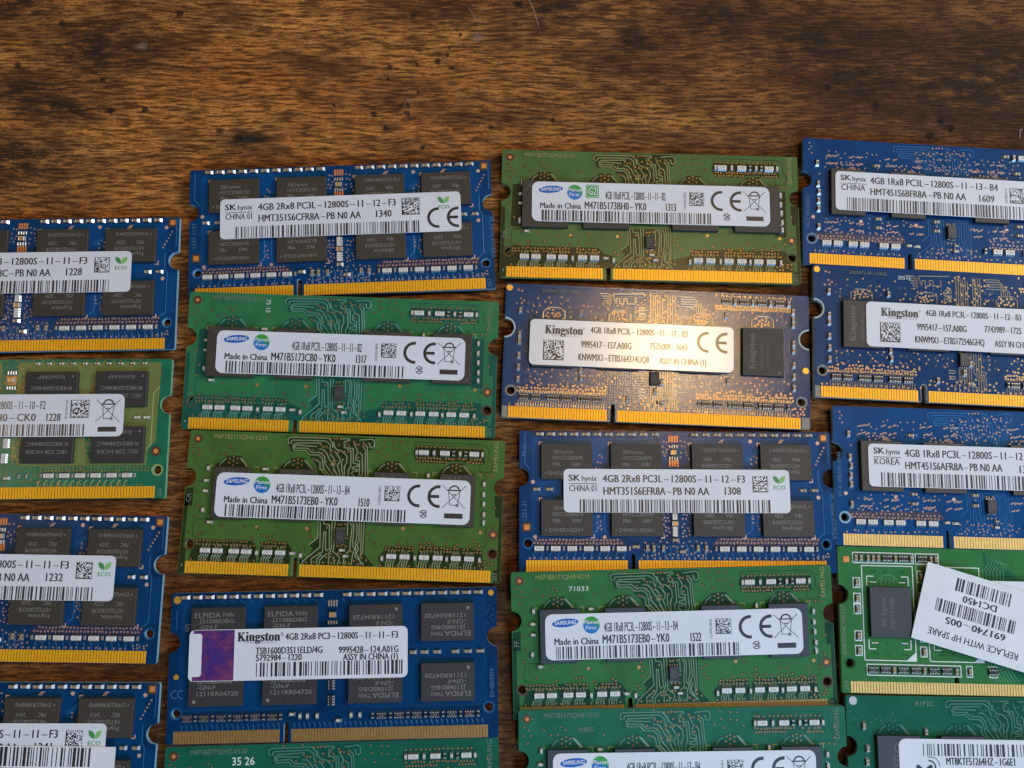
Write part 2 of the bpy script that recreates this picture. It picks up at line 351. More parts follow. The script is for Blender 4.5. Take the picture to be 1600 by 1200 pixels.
CAPM = {'tan': cap_mesh('capacitor', 'ceramic', 1.1, .62, .5, .34), 'row': cap_mesh('capacitor', 'ceramic', 1.2, .62, .55, .42), 'pale': cap_mesh('capacitor', 'ceramic_pale'), 'dark': cap_mesh('capacitor', 'dark_body'),
        'gold': cap_mesh('capacitor', 'ceramic_gold', 1.3, 1.0, .6), 'small': cap_mesh('capacitor', 'ceramic', .8, .45, .4, .15)}
def pack_mesh(body, text=None, W=2.05, H=1.0, ink='ink_grey'):
    b = MB(); b.box(-W/2, -H/2, W/2, H/2, .03, .42, body, inset=.05)
    for k in range(4):
        x = -W/2+W*(k+.5)/4
        for s in (-1, 1):
            y0, y1 = s*(H/2+.002), s*(H/2+.30)
            b.face([(x-.17*s, y0, .36), (x+.17*s, y0, .36), (x+.15*s, y1, .03), (x-.15*s, y1, .03)][::-1], 'silver')
            ya, yb = sorted((s*(H/2-.17), s*(H/2+.004))); b.box(x-.16, ya, x+.16, yb, .30, .435, 'tin')
    if text: b.text(text, -.55, .55, -.22, .45, .424, ink)
    return b.mesh('resistor_pack')
PACK = {'white': pack_mesh('white_body', '150'), 'white2': pack_mesh('white_body', '151'), 'dark': pack_mesh('dark_body', '150', ink='mark'), 'plain': pack_mesh('dark_body')}
def ic_mesh():
    b = MB(); b.box(-1.0, -1.5, 1.0, 1.5, .06, .8, 'chip_dark', inset=.08)
    for k in range(4):
        x = -.75+.5*k
        for s in (-1, 1): b.box(x-.12, min(s*1.5, s*1.75), x+.12, max(s*1.5, s*1.75), .02, .12, 'silver')
    for k, y in enumerate((.55, 0, -.55)): b.text(('816E', '4B03', 'T4C1')[k], -.6, .6, y-.18, .36, .804, 'mark_faint')
    return b.mesh('serial_memory_chip')
ICM = ic_mesh()
def chip_mesh(w_, h_, lines, body='chip', mk='mark', dot=None, t=1.0):
    """lines: (text, x0, x1, y, cap height) with x, y as fractions of the chip from its lower left corner"""
    b = MB(); b.box(-w_/2, -h_/2, w_/2, h_/2, .12, t, body, inset=.07); b.box(-w_/2+.4, -h_/2+.4, w_/2-.4, h_/2-.4, .0, .12, 'hole')
    for (s, x0, x1, y, h) in lines: b.text(s, (x0-.5)*w_, (x1-.5)*w_, (y-.5)*h_-h/2, h, t+.006, mk)
    if dot: b.disc((dot[0]-.5)*w_, (dot[1]-.5)*h_, dot[2], t+.006, mk, 10)
    return b.mesh('memory_chip')

# ------------------------------------------------------------------ printed label primitives
ZB = 2.05                                    # top of the circuit board above the table, when the chips below rest on it
ZL = ZB+1.0                                  # top of the memory chips
class Label(MB):
    def sheet(s, x0, y0, x1, y1, r=1.0, paper='paper', z0=ZL+.01, t=.12, n=5, rot=None):
        P = []
        for cx, cy, a0 in ((x1-r, y1-r, 0), (x0+r, y1-r, 90), (x0+r, y0+r, 180), (x1-r, y0+r, 270)):
            for k in range(n+1):
                a = math.radians(a0+90*k/n); P.append((cx+r*math.cos(a), cy+r*math.sin(a)))
        s.prism(P, z0, z0+t, paper); s.z = z0+t+.012
    def t(s, body, x0, x1, y, h, m='ink', bold=.012):
        body = body.replace('-', '\u2009\u2013\u2009'); h *= 1.14; y -= .04
        if h < .7: s.text(body, x0, x1, y, h, s.z, m, 0); return
        wd = .055 if bold < .012 else (.11 if bold < .019 else .15)         # printed stroke weight: overprint a hair to the side
        for k, q in enumerate((0, wd*.5, wd) if x1 is None or x1 > x0 else (0,)):
            s.text(body, x0+q-wd*.5, x1+q-wd*.5 if x1 is not None else None, y, h, s.z+.002*k, m, 0)
    def bars(s, x0, x1, y0, y1, seed, mod=.17):
        q = random.Random(seed); x = x0
        while x < x1-.2:
            wd = mod*q.choice((1, 1, 1, 2, 2, 3)); wd = min(wd, x1-x); s.rect(x, y0, x+wd*.92, y1, s.z, 'ink'); x += wd+mod*q.choice((1, 1, 1, 2, 2, 3))
    def matrix(s, x0, y0, x1, y1, seed, n=18):
        q = random.Random(seed); c = (x1-x0)/n; d = (y1-y0)/n
        for j in range(n):
            i = 0
            while i < n:
                on = lambda i: (i == 0 or j == 0 or (j == n-1 and i % 2 == 0) or (i == n-1 and j % 2 == 0) or (0 < i < n-1 and 0 < j < n-1 and q.random() < .47))
                k = i
                while k < n and on(k): k += 1
                if k > i: s.rect(x0+i*c, y0+j*d, x0+k*c, y0+(j+1)*d, s.z, 'ink')
                i = k+1
    def ce(s, x, y0, y1, m='ink', dx=4.4):
        r = (y1-y0)/2; cy = (y0+y1)/2; th = r*.27
        s.arc(x+r, cy, r-th, r, 82, 278, s.z, m)
        s.arc(x+dx+r, cy, r-th, r, 82, 278, s.z, m); s.rect(x+dx+th*.8, cy-th/2, x+dx+r*1.05, cy+th/2, s.z+.002, m)
    def bin(s, x0, y0, x1, y1):
        W_, H_ = x1-x0, y1-y0; X = lambda u: x0+W_*u; Y = lambda v: y0+H_*v; z = s.z
        s.line([(X(.02), Y(.98)), (X(.98), Y(.02))], .13, z, 'ink'); s.line([(X(.02), Y(.02)), (X(.98), Y(.98))], .13, z+.003, 'ink')
        s.line([(X(.27), Y(.80)), (X(.34), Y(.16)), (X(.66), Y(.16)), (X(.75), Y(.80))], .13, z+.006, 'ink')
        s.line([(X(.22), Y(.78)), (X(.80), Y(.78))], .26, z+.009, 'ink'); s.arc(X(.51), Y(.76), W_*.17, W_*.23, 10, 170, z+.004, 'ink', 10)
        s.arc(X(.64), Y(.15), W_*.035, W_*.065, 0, 360, z+.012, 'ink', 12); s.line([(X(.43), Y(.60)), (X(.58), Y(.60))], .18, z+.010, 'ink')
    def eco(s, cx, ytop):
        for sg, m in ((-1, 'leaf_dark'), (1, 'leaf_pale')):
            P = [(cx+sg*a, ytop-b) for a, b in ((.02, 1.65), (.04, 1.0), (.25, .45), (.7, .12), (1.25, .0), (1.32, .45), (1.15, 1.0), (.7, 1.45))]
            s.poly(P, s.z+(.002 if sg > 0 else 0), m)
        s.t('ECO', cx-1.25, cx+1.25, ytop-2.85, .72, 'leaf_dark', 0)
    def globe(s, cx, cy, r):
        s.disc(cx, cy, r, s.z, 'logo_navy', 28)
        P = [(cx+r*math.cos(math.radians(a)), cy+r*math.sin(math.radians(a))) for a in range(-28, 173, 8)]
        s.poly(P+[(cx-.5*r, cy+.25*r), (cx+.1*r, cy+.05*r)], s.z+.003, 'logo_teal')
        P = [(cx+r*math.cos(math.radians(a)), cy+r*math.sin(math.radians(a))) for a in range(-8, 145, 8)]
        s.poly(P+[(cx-.2*r, cy+.52*r), (cx+.35*r, cy+.25*r)], s.z+.006, 'logo_green')
        s.text('Planet', cx-r*.93, cx+r*.97, cy+.12*r, .78, s.z+.009, 'paper', .01); s.text('First', cx-r*.68, cx+r*.62, cy-.52*r, .78, s.z+.009, 'paper', .01)
    def ellipse_logo(s, cx, cy, body, rx=2.75, ry=.86):
        s.disc(cx, cy, rx, s.z, 'logo_blue', 28, ry, .09); s.text(body, cx-rx*.80, cx+rx*.83, cy-.38, .76, s.z+.004, 'paper', .018, .03)
    def recycle(s, cx, cy, body='20', r=.85):
        s.arc(cx, cy, r*.78, r, 20, 170, s.z, 'ink', 12); s.arc(cx, cy, r*.78, r, 200, 350, s.z, 'ink', 12); s.t(body, cx-.5, cx+.5, cy-.35, .7)
    def vtext(s, body, x, y0, y1, h): s.text(body, x, x+abs(y1-y0), y1, h, s.z, 'ink', .0, -math.pi/2)

# ------------------------------------------------------------------ circuit board
def outline():
    P = [(-33.8, -14.7), (-33.5, -15.0), (-10.0, -15.0)]
    P += [(-10.0, -11.7)]+[(-9.5+.5*math.cos(math.radians(a)), -11.6+.5*math.sin(math.radians(a))) for a in range(180, -1, -30)]+[(-9.0, -11.7), (-9.0, -15.0)]
    P += [(33.5, -15.0), (33.8, -14.7)]
    P += [(33.8, 2.9)]+[(33.7+2.0*math.cos(math.radians(a)), 5+2.0*math.sin(math.radians(a))) for a in range(260, 99, -16)]+[(33.8, 7.1)]
    P += [(33.8, 14.7), (33.5, 15.0), (-33.5, 15.0), (-33.8, 14.7), (-33.8, 7.1)]
    P += [(-33.7+2.0*math.cos(math.radians(a)), 5+2.0*math.sin(math.radians(a))) for a in range(80, -81, -16)]+[(-33.8, 2.9)]
    return P
def _board_raw():
    cu = bpy.data.curves.new('b', 'CURVE'); cu.dimensions = '2D'; cu.fill_mode = 'BOTH'; cu.extrude = .5
    def sp(P):
        s = cu.splines.new('POLY'); s.points.add(len(P)-1)
        for q, (x, y) in zip(s.points, P): q.co = (x, y, 0, 1)
        s.use_cyclic_u = True
    sp(outline())
    for x in (-31.9, 31.9): sp([(x+.9*math.cos(2*math.pi*k/18), -9.0+.9*math.sin(2*math.pi*k/18)) for k in range(18)])
    o = bpy.data.objects.new('b', cu); me = o.to_mesh()
    V = [tuple(v.co) for v in me.vertices]; F = [tuple(p.vertices) for p in me.polygons]; Z = [abs(p.normal.z) for p in me.polygons]
    o.to_mesh_clear(); return V, F, Z
BV, BF, BZ = _board_raw()
class Board(MB):
    def __init__(s, key, two_rank=True, base='_base'):
        super().__init__(); s.key = key; s.halo = None; s.r = random.Random(key+str(two_rank)); s.zp = ZB+.012; s.zt = ZB+.02; s.zv = ZB+.05; s.pts = []
        s.v += [(x, y, z+ZB-.5) for x, y, z in BV]
        for f, z in zip(BF, BZ): s.f.append(f); s.m.append(key+base if z > .5 else key+'_edge')
        for x in (-23.7, -8.8, 8.8, 23.7):     # chips on the underside, which carry the board
            for y in ((8.3, -3.6) if two_rank else (2.0,)): s.box(x-5.5, y-3.8, x+5.5, y+3.8, 0.0, ZB-1.0, 'chip')
    def k(s, n): return s.key+n
    def patch(s, P, m='_base', z=None): s.poly(P, z or s.zp, s.k(m) if m[0] == '_' else m)
    def tr(s, P, wd=.13, m='_trace'): s.line(P, wd, s.zt, s.k(m) if m[0] == '_' else m, .035)
    def v1(s, x, y, m='via', r=.21, hole=True):
        s.v_(x, y, m, r, hole)
    def v_(s, x, y, m, r, hole=True):
        if s.halo: s.disc(x, y, r*1.75, s.zt+.012, s.halo, 8)
        s.via(x, y, s.zv, m, r, hole)
    def row(s, x0, x1, y, step, m='via', r=.21, jx=.08, jy=.08, skip=0.0):
        x = x0
        while x <= x1:
            if s.r.random() >= skip: s.v_(x+s.r.uniform(-jx, jx), y+s.r.uniform(-jy, jy), m, r)
            x += step
    def scatter(s, x0, y0, x1, y1, n, m='via', r=.21, gap=.6):
        P = []
        for _ in range(n*6):
            if len(P) >= n: break
            q = (s.r.uniform(x0, x1), s.r.uniform(y0, y1))
            if all((q[0]-a)**2+(q[1]-b)**2 > gap*gap for a, b in P): P.append(q); s.v_(*q, m, r)
    def bga(s, cx, cy, fan='_base', m='via', sx=1.0):
        """the dark fan of vias and short traces that shows above a memory chip"""
        s.patch([(cx-4.0, cy-1.6), (cx-3.3, cy-.7), (cx-1.3, cy+.9), (cx+1.5, cy+1.0), (cx+3.8, cy-1.6)], fan)
        for dx, dy in ((0, .7), (-.8, .35), (.85, .35), (0, -.1), (-.9, -.6), (.85, -.6), (0, -1.1)): s.v_(cx+dx*sx, cy+dy, m, .21)
        for q in (0, .35): s.tr([(cx+1.3+q, cy+.6-q*.4), (cx+3.0+q, cy-1.4)], .12)
        s.tr([(cx-1.5, cy+.3), (cx-2.4, cy-.4), (cx-2.9, cy-1.2)], .12)
    def holes(s, ring):
        for x in (-31.9, 31.9): s.arc(x, -9.0, .92, 1.25, 0, 360, s.zp+.01, ring, 18)
    def word(s, body, x0, x1, y, h, m='silk_dim', rot=0.0): s.text(body, x0, x1, y, h, s.zv, m, .0, rot)
def contacts(root, metal='gold', last=31.9):
    for x0, n in ((-32.3, 36), (-8.45, 67)):
        b = MB(); z = ZB+.016
        for k in range(n):
            x = x0+.6*k; i = len(b.v)
            b.v += [(x, -14.9, z), (x+.48, -14.9, z), (x+.6, -14.9, z), (x, -12.45, z), (x+.48, -12.45, z), (x+.6, -12.45, z)]
            b.f += [(i, i+1, i+4, i+3)]; b.m += [metal]
            if k < n-1: b.f += [(i+1, i+2, i+5, i+4)]; b.m += ['gap']
        b.build('edge_connector', root)
def cap(root, x, y, kind='tan', rot=0.0): put('capacitor', CAPM[kind], root, (x, y, ZB), rot)
def pack(root, x, y, kind='white', rot=0.0): put('resistor_pack', PACK[kind], root, (x, y, ZB), rot)
def chip(root, x, y, me, rot=0.0): put('memory_chip', me, root, (x, y, ZB), rot)
POSE = {'M1': (-107.64, 21.59, 1.10), 'M2': (-107.58, -10.10, .37), 'M3': (-106.90, -43.07, -1.03), 'M4': (-106.24, -77.11, -.47),
 'M5': (-38.08, 34.64, 2.46), 'M6': (-37.13, 3.99, -1.77), 'M7': (-35.81, -26.57, -2.02), 'M8': (-36.93, -59.00, .88), 'M9': (-36.41, -89.25, 1.22),
 'M10': (31.33, 38.09, -1.13), 'M11': (31.90, 6.03, -2.33), 'M12': (35.29, -25.67, -.33), 'M13': (33.68, -54.57, 1.18), 'M14': (35.05, -82.85, .36),
 'M15': (100.02, 40.40, -3.03), 'M16': (100.77, 10.30, -2.79), 'M17': (103.51, -21.05, -1.71), 'M18': (102.78, -51.10, -1.53), 'M19': (102.74, -81.35, -1.13)}
TILT = {'M6': (.066, 3.6), 'M13': (.066, 3.6), 'M14': (.020, 3.6)}       # these lie with their upper edge on the board above
def module(key, label):
    o = bpy.data.objects.new('memory_module', None); col.objects.link(o); o.empty_display_size = .01
    x, y, a = POSE[key]; t, yb = TILT.get(key, (0, 0))
    o.location = (x*MM, y*MM, yb*t*MM); o.rotation_euler = Matrix.Rotation(math.radians(a), 3, 'Z').__matmul__(Matrix.Rotation(math.atan(t), 3, 'X')).to_euler()
    o['label'] = label; o['category'] = 'memory module'; o['group'] = 'memory modules laid out in columns on the table'; return o

# ------------------------------------------------------------------ blue two-row boards
CX = (-23.7, -8.75, 8.75, 23.6); CY = (8.35, -3.6)
def two_row(key, label, chips, lab, mk='blue', gold='gold', extra=None, flip_all=False, side=None):
    o = module(key, label); b = Board(mk, True)
    # copper planes between the chips, a little lighter than the bare laminate
    b.patch([(-31.2, 13.6), (-4.6, 13.6), (-4.6, -7.9), (-31.2, -7.9)], '_light'); b.patch([(3.0, 13.6), (31.2, 13.6), (31.2, -7.6), (3.0, -7.6)], '_light')
    b.patch([(31.7, -7.0), (33.4, -6.8), (33.4, 2.2), (31.7, 2.2)], '_light')
    rows = MT['blue_base']
    b.patch([(-31.0, -7.95), (-12.0, -7.95), (-11.0, -9.3), (-31.0, -9.3)], 'ring_purple'); b.patch([(8.5, -7.65), (30.3, -7.65), (30.3, -9.3), (7.2, -9.3)], 'ring_purple')
    b.row(-30.2, -12.5, -8.25, .72, 'via_pink', .22); b.row(-30.6, -11.6, -8.95, .74, 'via_pink', .22)
    b.row(9.3, 30.3, -8.0, .72, 'via_pink', .22); b.row(8.3, 30.2, -8.75, .74, 'via_pink', .22)
    b.row(-31.8, -11.2, -12.0, 1.35, 'via_pink', .22, .3); b.row(-7.6, 31.2, -12.0, 1.25, 'via_pink', .22, .3); b.scatter(28.6, -11.8, 32.2, -10.9, 7, 'via_pink')
    b.scatter(-7.4, -11.6, 7.2, -8.4, 46, 'via_pink', .21, .75)
    for xx in (-2.6, 1.9): b.scatter(xx-.9, -7.6, xx+.9, -2.4, 14, 'via_pink', .21, .62); b.scatter(xx-1.0, 9.0, xx+.9, 13.0, 10, 'via_pink', .21, .65)
    for xx in (-17.0, 16.6): b.scatter(xx-.5, -6.3, xx+1.0, -2.8, 7, 'via_pink'); b.scatter(xx-.5, 6.5, xx+1.0, 10.0, 6, 'via_pink')
    for k in range(6): b.v_(30.4+.38*k, 8.0+.72*k, 'via_pink', .22)
    for x, y in ((-30.4, -7.6), (-15.6, -7.6), (31.0, 12.6), (16.3, 12.9), (30.6, .9), (-30.9, 4.0)): b.disc(x, y, .42, b.zv, 'via_pink', 12)
    for x, y in ((32.35, 13.75), (-32.2, -5.6)):
        b.rect(x-.95, y-.95, x+.95, y+.95, b.zp+.006, 'ring'); b.rect(x-.55, y-.55, x+.55, y+.55, b.zv, 'pad')
    for x0 in (15.0, 28.0):                                         # bright diagonal traces above the right chips
        for q in (0, .45): b.line([(x0-5.6+q, 12.5), (x0-4.9+q, 13.3)], .13, b.zv, 'via_pink', .02)
    for y0 in (9.0, 9.5): b.line([(15.2, y0), (16.0, y0+.1), (17.8, y0+1.7)], .12, b.zt, b.k('_trace'), .03)
    for x0, x1 in ((-18.2, -15.2), (15.0, 17.6)):
        b.tr([(x0, -6.9), (x0+1.0, -6.0), (x0+1.0, 1.0)], .2); b.tr([(x1, -6.9), (x1-.4, -6.2), (x1-.4, 2.0)], .2)
    for X in CX:                                                     # corner marks of the chips
        for Y in CY:
            for sx, sy in ((-1, 1), (1, -1)):
                cx_, cy_ = X+sx*5.85, Y+sy*4.15
                b.line([(cx_, cy_-sy*.7), (cx_, cy_), (cx_-sx*.7, cy_)], .14, b.zv, 'via_pink', .02)
    for yy in (13.35, 8.1):
        for k in range(4): b.rect(-1.5+.55*k, yy-.7, -1.12+.55*k, yy+.7, b.zv, 'pad')
    for k in range(12):                                              # fan-out between packs and contacts
        x = -30.5+1.75*k if k < 12 else 0; b.tr([(x, -10.9), (x-.3, -11.4), (x-.3, -12.4)], .12)
    for k in range(16): x = 8.6+1.42*k; b.tr([(x, -10.9), (x+.3, -11.4), (x+.3, -12.4)], .12)
    for k in range(11): x = -7.0+1.25*k; b.tr([(x, -9.2), (x+.4, -9.9), (x+.4, -12.4)], .12)
    b.arc(-31.9, -9.0, .92, 1.2, 0, 360, b.zp+.01, b.k('_trace'), 16); b.arc(31.9, -9.0, .92, 1.2, 0, 360, b.zp+.01, b.k('_trace'), 16)
    b.tr([(-32.7, 14.4), (-32.7, 8.0), (-31.4, 6.4)], .12); b.tr([(33.2, 14.4), (33.2, 8.3)], .12); b.tr([(30.9, 6.8), (30.9, 3.4), (31.5, 2.4), (31.5, -6.8), (30.3, -7.7)], .14)
    for s in (side or ()): b.text(s[0], s[1], None, s[2], .95, b.zv, 'silk_blue', 0, s[3])
    if extra: extra(b, o)
    b.build('circuit_board', o); contacts(o, gold)
    for i, X in enumerate(CX):
        for j, Y in enumerate(CY): chip(o, X, Y, chips[(i*2+j) % len(chips)], 0 if (i < 2 and not flip_all) else math.pi)
    for k in range(11): cap(o, -29.6+2.5*k, 14.25, 'row'); cap(o, 4.0+2.5*k, 14.25, 'row')
    for x in (-30.2, -27.4, 27.2, 29.8): cap(o, x, 2.4, 'tan')
    for k in range(6):
        pack(o, -29.6+3.5*k, -10.0, 'white' if k % 2 else 'white2'); cap(o, -27.85+3.5*k, -9.95, 'small', math.pi/2)
        pack(o, 9.9+3.6*k, -10.0, 'white2' if k % 3 else 'white'); cap(o, 8.1+3.6*k, -9.95, 'small', math.pi/2)
    cap(o, 29.7, -9.95, 'small', math.pi/2)
    for x, y, r in ((-9.0, -9.6, 0), (-6.6, -9.8, 1.57), (-5.2, -9.9, 1.57), (-3.2, -9.9, 1.57), (4.2, -9.8, 1.57), (6.0, -9.9, 1.57), (.9, -10.6, 0)): cap(o, x, y, 'tan', r)
    pack(o, -.6, -2.9, 'white', math.pi/2); pack(o, -.6, -6.4, 'white2', math.pi/2); cap(o, -.6, -4.7, 'gold'); cap(o, -.6, -8.2, 'tan')
    cap(o, -.6, 10.4, 'gold')
    for y in (11.7, 9.2): put('resistor_pack', LEADS, o, (-.55, y, ZB), 0)
    lab(o); return o
MT['ring_purple'] = mat('mask_over_via_field', (.020, .022, .062), .4); MIDX['ring_purple'] = len(MIDX); MT['mark_hx'] = MT['mark']; MIDX['mark_hx'] = len(MIDX)
def leads():
    b = MB(); b.box(-1.1, -.22, 1.1, .22, .02, .16, 'dark_body')
    for k in range(4): b.box(-1.0+.55*k, -.38, -.68+.55*k, .38, .05, .30, 'silver', inset=.06)
    return b.mesh('resistor_pack')
LEADS = leads()
def hx_chip(a, pn, pb, wk, lot, body='chip'):
    return chip_mesh(11, 7.65, [(a, .24, .64, .77, .78), (pn, .23, .82, .60, .78), (pb, .23, .38, .42, .78), (wk, .60, .78, .42, .78), (lot, .15, .80, .17, .74)], body, dot=(.09, .17, .16))
def hx_label(L1, L2, date, place='CHINA 01', dx=0.0, dy=0.0, ce=False, head=True, wide=False, side=None):
    def f(o):
        l = Label(); x0, y0 = -24.4+dx, -2.45+dy
        l.sheet(x0, y0, x0+(53.4 if ce else 48.5), y0+9.2, 1.0)
        X = lambda v: v+dx; Y = lambda v: v+dy
        l.t('SK', X(-23.3), X(-20.9), Y(4.25), 1.15, bold=.02); l.t('hynix', X(-20.5), X(-17.3), Y(4.25), .98, bold=.0); l.rect(X(-23.3), Y(3.55), X(-17.3), Y(3.69), l.z, 'ink')
        l.t(place, X(-23.2), X(-17.4), Y(2.05), 1.15, 'ink', 0)
        l.t(L1, X(-16.0), X(14.5), Y(4.0), 1.35); l.t(L2, X(-15.9), X(6.7), Y(1.35), 1.4); l.t(date, X(10.1), X(13.5), Y(1.45), 1.4)
        l.bars(X(-21.0), X(19.9), y0+.05, Y(.32), L2+date)
        if ce: l.matrix(X(15.8), Y(1.7), X(19.9), Y(5.7), date); l.eco(X(25.2), Y(5.7)); l.ce(X(21.4), Y(-1.6), Y(3.2))
        else: l.matrix(X(16.1), Y(1.95), X(19.5), Y(5.45), date, 16); l.eco(X(21.9), Y(5.45))
        l.build('label_sticker', o)
    return f
cC = hx_chip('SKhynix', 'H5TC2G83CFR', 'PBA', '339V', 'DTLDGP61HH1')
cE = hx_chip('SKhynix', 'H5TC2G83EFR', 'PBA', '308V', 'DW3D16S2A1')
cQ = [hx_chip('hynix', 'H5TQ2G83CFR', 'PBC', v, l) for v, l in (('228V', 'DWLDK224H2'), ('232V', 'DWLDM184H3'), ('241V', 'DWLDR984EH3'))]
R90 = math.pi/2
two_row('M1', 'blue memory module at the left edge of the photo, above the green one, dated 1228', [cQ[0]], hx_label('4GB 2Rx8 PC3-12800S-11-11-F3', 'HMT351S6CFR8C-PB N0 AA', '1228', dy=.2))
two_row('M3', 'blue memory module at the left edge below the green one, label dated 1232', [cQ[1]], hx_label('4GB 2Rx8 PC3-12800S-11-11-F3', 'HMT351S6CFR8C-PB N0 AA', '1232', dx=.2), gold='gold', mk='deepblue')
def barcode_sticker(o):
    hx_label('4GB 2Rx8 PC3-12800S-11-11-F3', 'HMT351S6CFR8C-PB N0 AA', '1241', dy=.6)(o)
    l = Label(); l.sheet(-16.0, -2.6, 26.3, 3.15, .1, 'paper_matte', ZL+.16); l.bars(-14.0, 21.5, -.7, 2.95, 'x1', .22); l.t('C74P0B0C3LJ0YA', -12, 8, -2.2, 1.1); l.build('barcode_sticker', o, (0, 0, 0), math.radians(-.6))
two_row('M4', 'blue memory module in the bottom left corner, a second barcode sticker over its label', [cQ[2]], barcode_sticker, gold='gold_shaded', mk='deepblue')
two_row('M5', 'blue memory module heading the second column, CE mark and date 1340 on label', [cC], hx_label('4GB 2Rx8 PC3L-12800S-11-12-F3', 'HMT351S6CFR8A-PB N0 AA', '1340', dx=-2.2, dy=.7, ce=True), side=[('1337-1137', -32.2, -3.2, R90), ('SK hynix KOREA', 33.2, 1.8, -R90), ('203', 33.0, -14.6, R90)])
two_row('M12', 'blue memory module in the third column below the lamp glare, label dated 1308', [cE], hx_label('4GB 2Rx8 PC3L-12800S-11-12-F3', 'HMT351S6EFR8A-PB N0 AA', '1308'), mk='blue', side=[('1251-31', -32.2, -4.2, R90), ('M-A', -32.3, 9.6, R90), ('SK hynix KOREA', 33.2, 1.8, -R90)])

# green two-row board, left edge
sec = chip_mesh(11, 7.65, [('SEC 228 HCK0', .10, .84, .34, .85), ('K4B2G0846C', .06, .84, .54, .85), ('ELE645ARP', .23, .76, .83, .8)], 'chip_dark', dot=(.09, .85, .22))
sec = chip_mesh(11, 7.65, [('SEC 228 HCK0', .10, .88, .70, .80), ('K4B2G0846C', .10, .90, .48, .82), ('ELE645ARP', .25, .76, .16, .72)], 'chip_dark', dot=(.09, .14, .22))
def m2_label(o):
    l = Label(); l.sheet(-27.0, -1.9, 24.6, 7.2, 1.3)
    l.ellipse_logo(-22.8, 5.2, 'SAMSUNG'); l.globe(-16.6, 4.8, 1.75); l.t('4GB 2Rx8 PC3-12800S-11-10-F2', -11.5, 8.0, 4.05, 1.5, bold=0); l.t('Made in China', -25, -16, 1.5, 1.15); l.t('M471B5273CH0-CK0', -14.5, 6.1, 1.5, 1.4); l.t('1228', 8.4, 11.3, 1.5, 1.4)
    l.bars(-24.5, 17.0, -1.75, .75, 'm2'); l.vtext('KR1WD0228', 12.2, 1.9, 5.9, .55); l.matrix(13.3, 2.1, 17.3, 6.0, 'm2', 16); l.bin(18.6, 1.1, 23.9, 6.1); l.rect(19.3, -.9, 23.2, .15, l.z, 'ink'); l.build('label_sticker', o)
def m2():
    o = module('M2', 'green memory module at the left edge of the photo, between two blue modules'); b = Board('lime', True)
    b.patch([(-31.6, 14.3), (-2.5, 14.3), (-2.5, -8.0), (-31.6, -8.0)], '_light'); b.patch([(1.0, 14.3), (31.6, 14.3), (31.2, -3.0), (29.8, -4.2), (29.6, -8.0), (3.0, -8.0), (1.0, -6)], '_light')
    for X in CX: b.patch([(X-7.2, 1.0), (X-5.4, 1.5), (X-5.4, -7.0), (X-6.6, -6.3), (X-7.4, -3.2)], '_base', b.zp+.008)
    b.tr([(31.5, 9.0), (30.2, 7.5), (30.2, -3.5), (29.4, -4.6)], .15)
    for s in (-1, 1):
        xa, xb = (-30.5, -11.5) if s < 0 else (7.5, 30.0)
        for y in (-8.4, -9.1): b.row(xa, xb, y, .75, 'via_gold', .2)
        b.row(xa, xb, -12.0, 1.2, 'via_gold', .2, .3)
        for k in range(14): x = xa+1.4*k; b.tr([(x, -11.0), (x-.6, -11.7), (x-.6, -12.4)], .12, 'via_gold' if k % 3 == 0 else '_trace')
    for xx in (-2.9, 1.6): b.scatter(xx-.8, -7.8, xx+1.0, -2.2, 16, 'via_gold', .2, .55); b.scatter(xx-.8, 7.4, xx+1.0, 13.5, 15, 'via_gold', .2, .55)
    for X in CX: b.scatter(X-6.9, -4.8, X-5.7, -1.8, 9, 'via_gold', .2, .5); b.scatter(X-6.9, 7.4, X-5.8, 9.6, 6, 'via_gold', .2, .5)
    b.row(-30, 30, 14.6, 1.9, 'via_gold', .18, .4); b.row(-30, 30, 13.4, 2.2, 'via_gold', .18, .5); b.scatter(-7.4, -11.8, 7.2, -8.4, 40, 'via_gold', .2, .8)
    for k in range(6): b.v_(30.0+.33*k, 8.0+.75*k, 'via_gold', .2)
    b.disc(31.4, -5.0, 1.05, b.zp+.008, 'ring', 18); b.disc(31.4, -5.0, .5, b.zv, 'pad', 14); b.holes('lime_trace'); b.word('203', 33.1, None, -14.6, .8, 'silk_dim', R90)
    for q in (-.8, 0, .8): b.tr([(-.4+q, 12.6), (-.9+q, 9.5)], .14, 'via_gold')
    b.rect(-1.3, 9.4, .8, 11.3, b.zp+.03, 'pad')
    b.build('circuit_board', o); contacts(o)
    for i, X in enumerate(CX):
        for Y in CY: chip(o, X, Y, sec, 0 if i < 2 else math.pi)
    for k in range(10): cap(o, -29.0+2.5*k, 14.0, 'small'); cap(o, 5.0+2.55*k, 14.0, 'small')
    for x in (27.0, 29.0): cap(o, x, 2.2, 'pale')
    for k in range(6):
        pack(o, 9.2+3.3*k, -10.1); cap(o, 7.6+3.3*k, -10.1, 'small', R90); pack(o, -29.5+3.4*k, -10.1); cap(o, -27.8+3.4*k, -10.1, 'small', R90)
    cap(o, 27.3, -10.1, 'small', R90)
    pack(o, -.3, -3.2, 'white', R90); pack(o, -.5, -6.4, 'white2', R90); cap(o, .4, -10.6, 'pale'); cap(o, 4.6, -10.2, 'small', R90); cap(o, 3.0, -10.2, 'small', R90)
    cap(o, -.3, 10.4, 'gold'); put('resistor_pack', LEADS, o, (-.2, 12.0, ZB)); put('resistor_pack', LEADS, o, (-.2, 8.7, ZB)); m2_label(o)
m2()

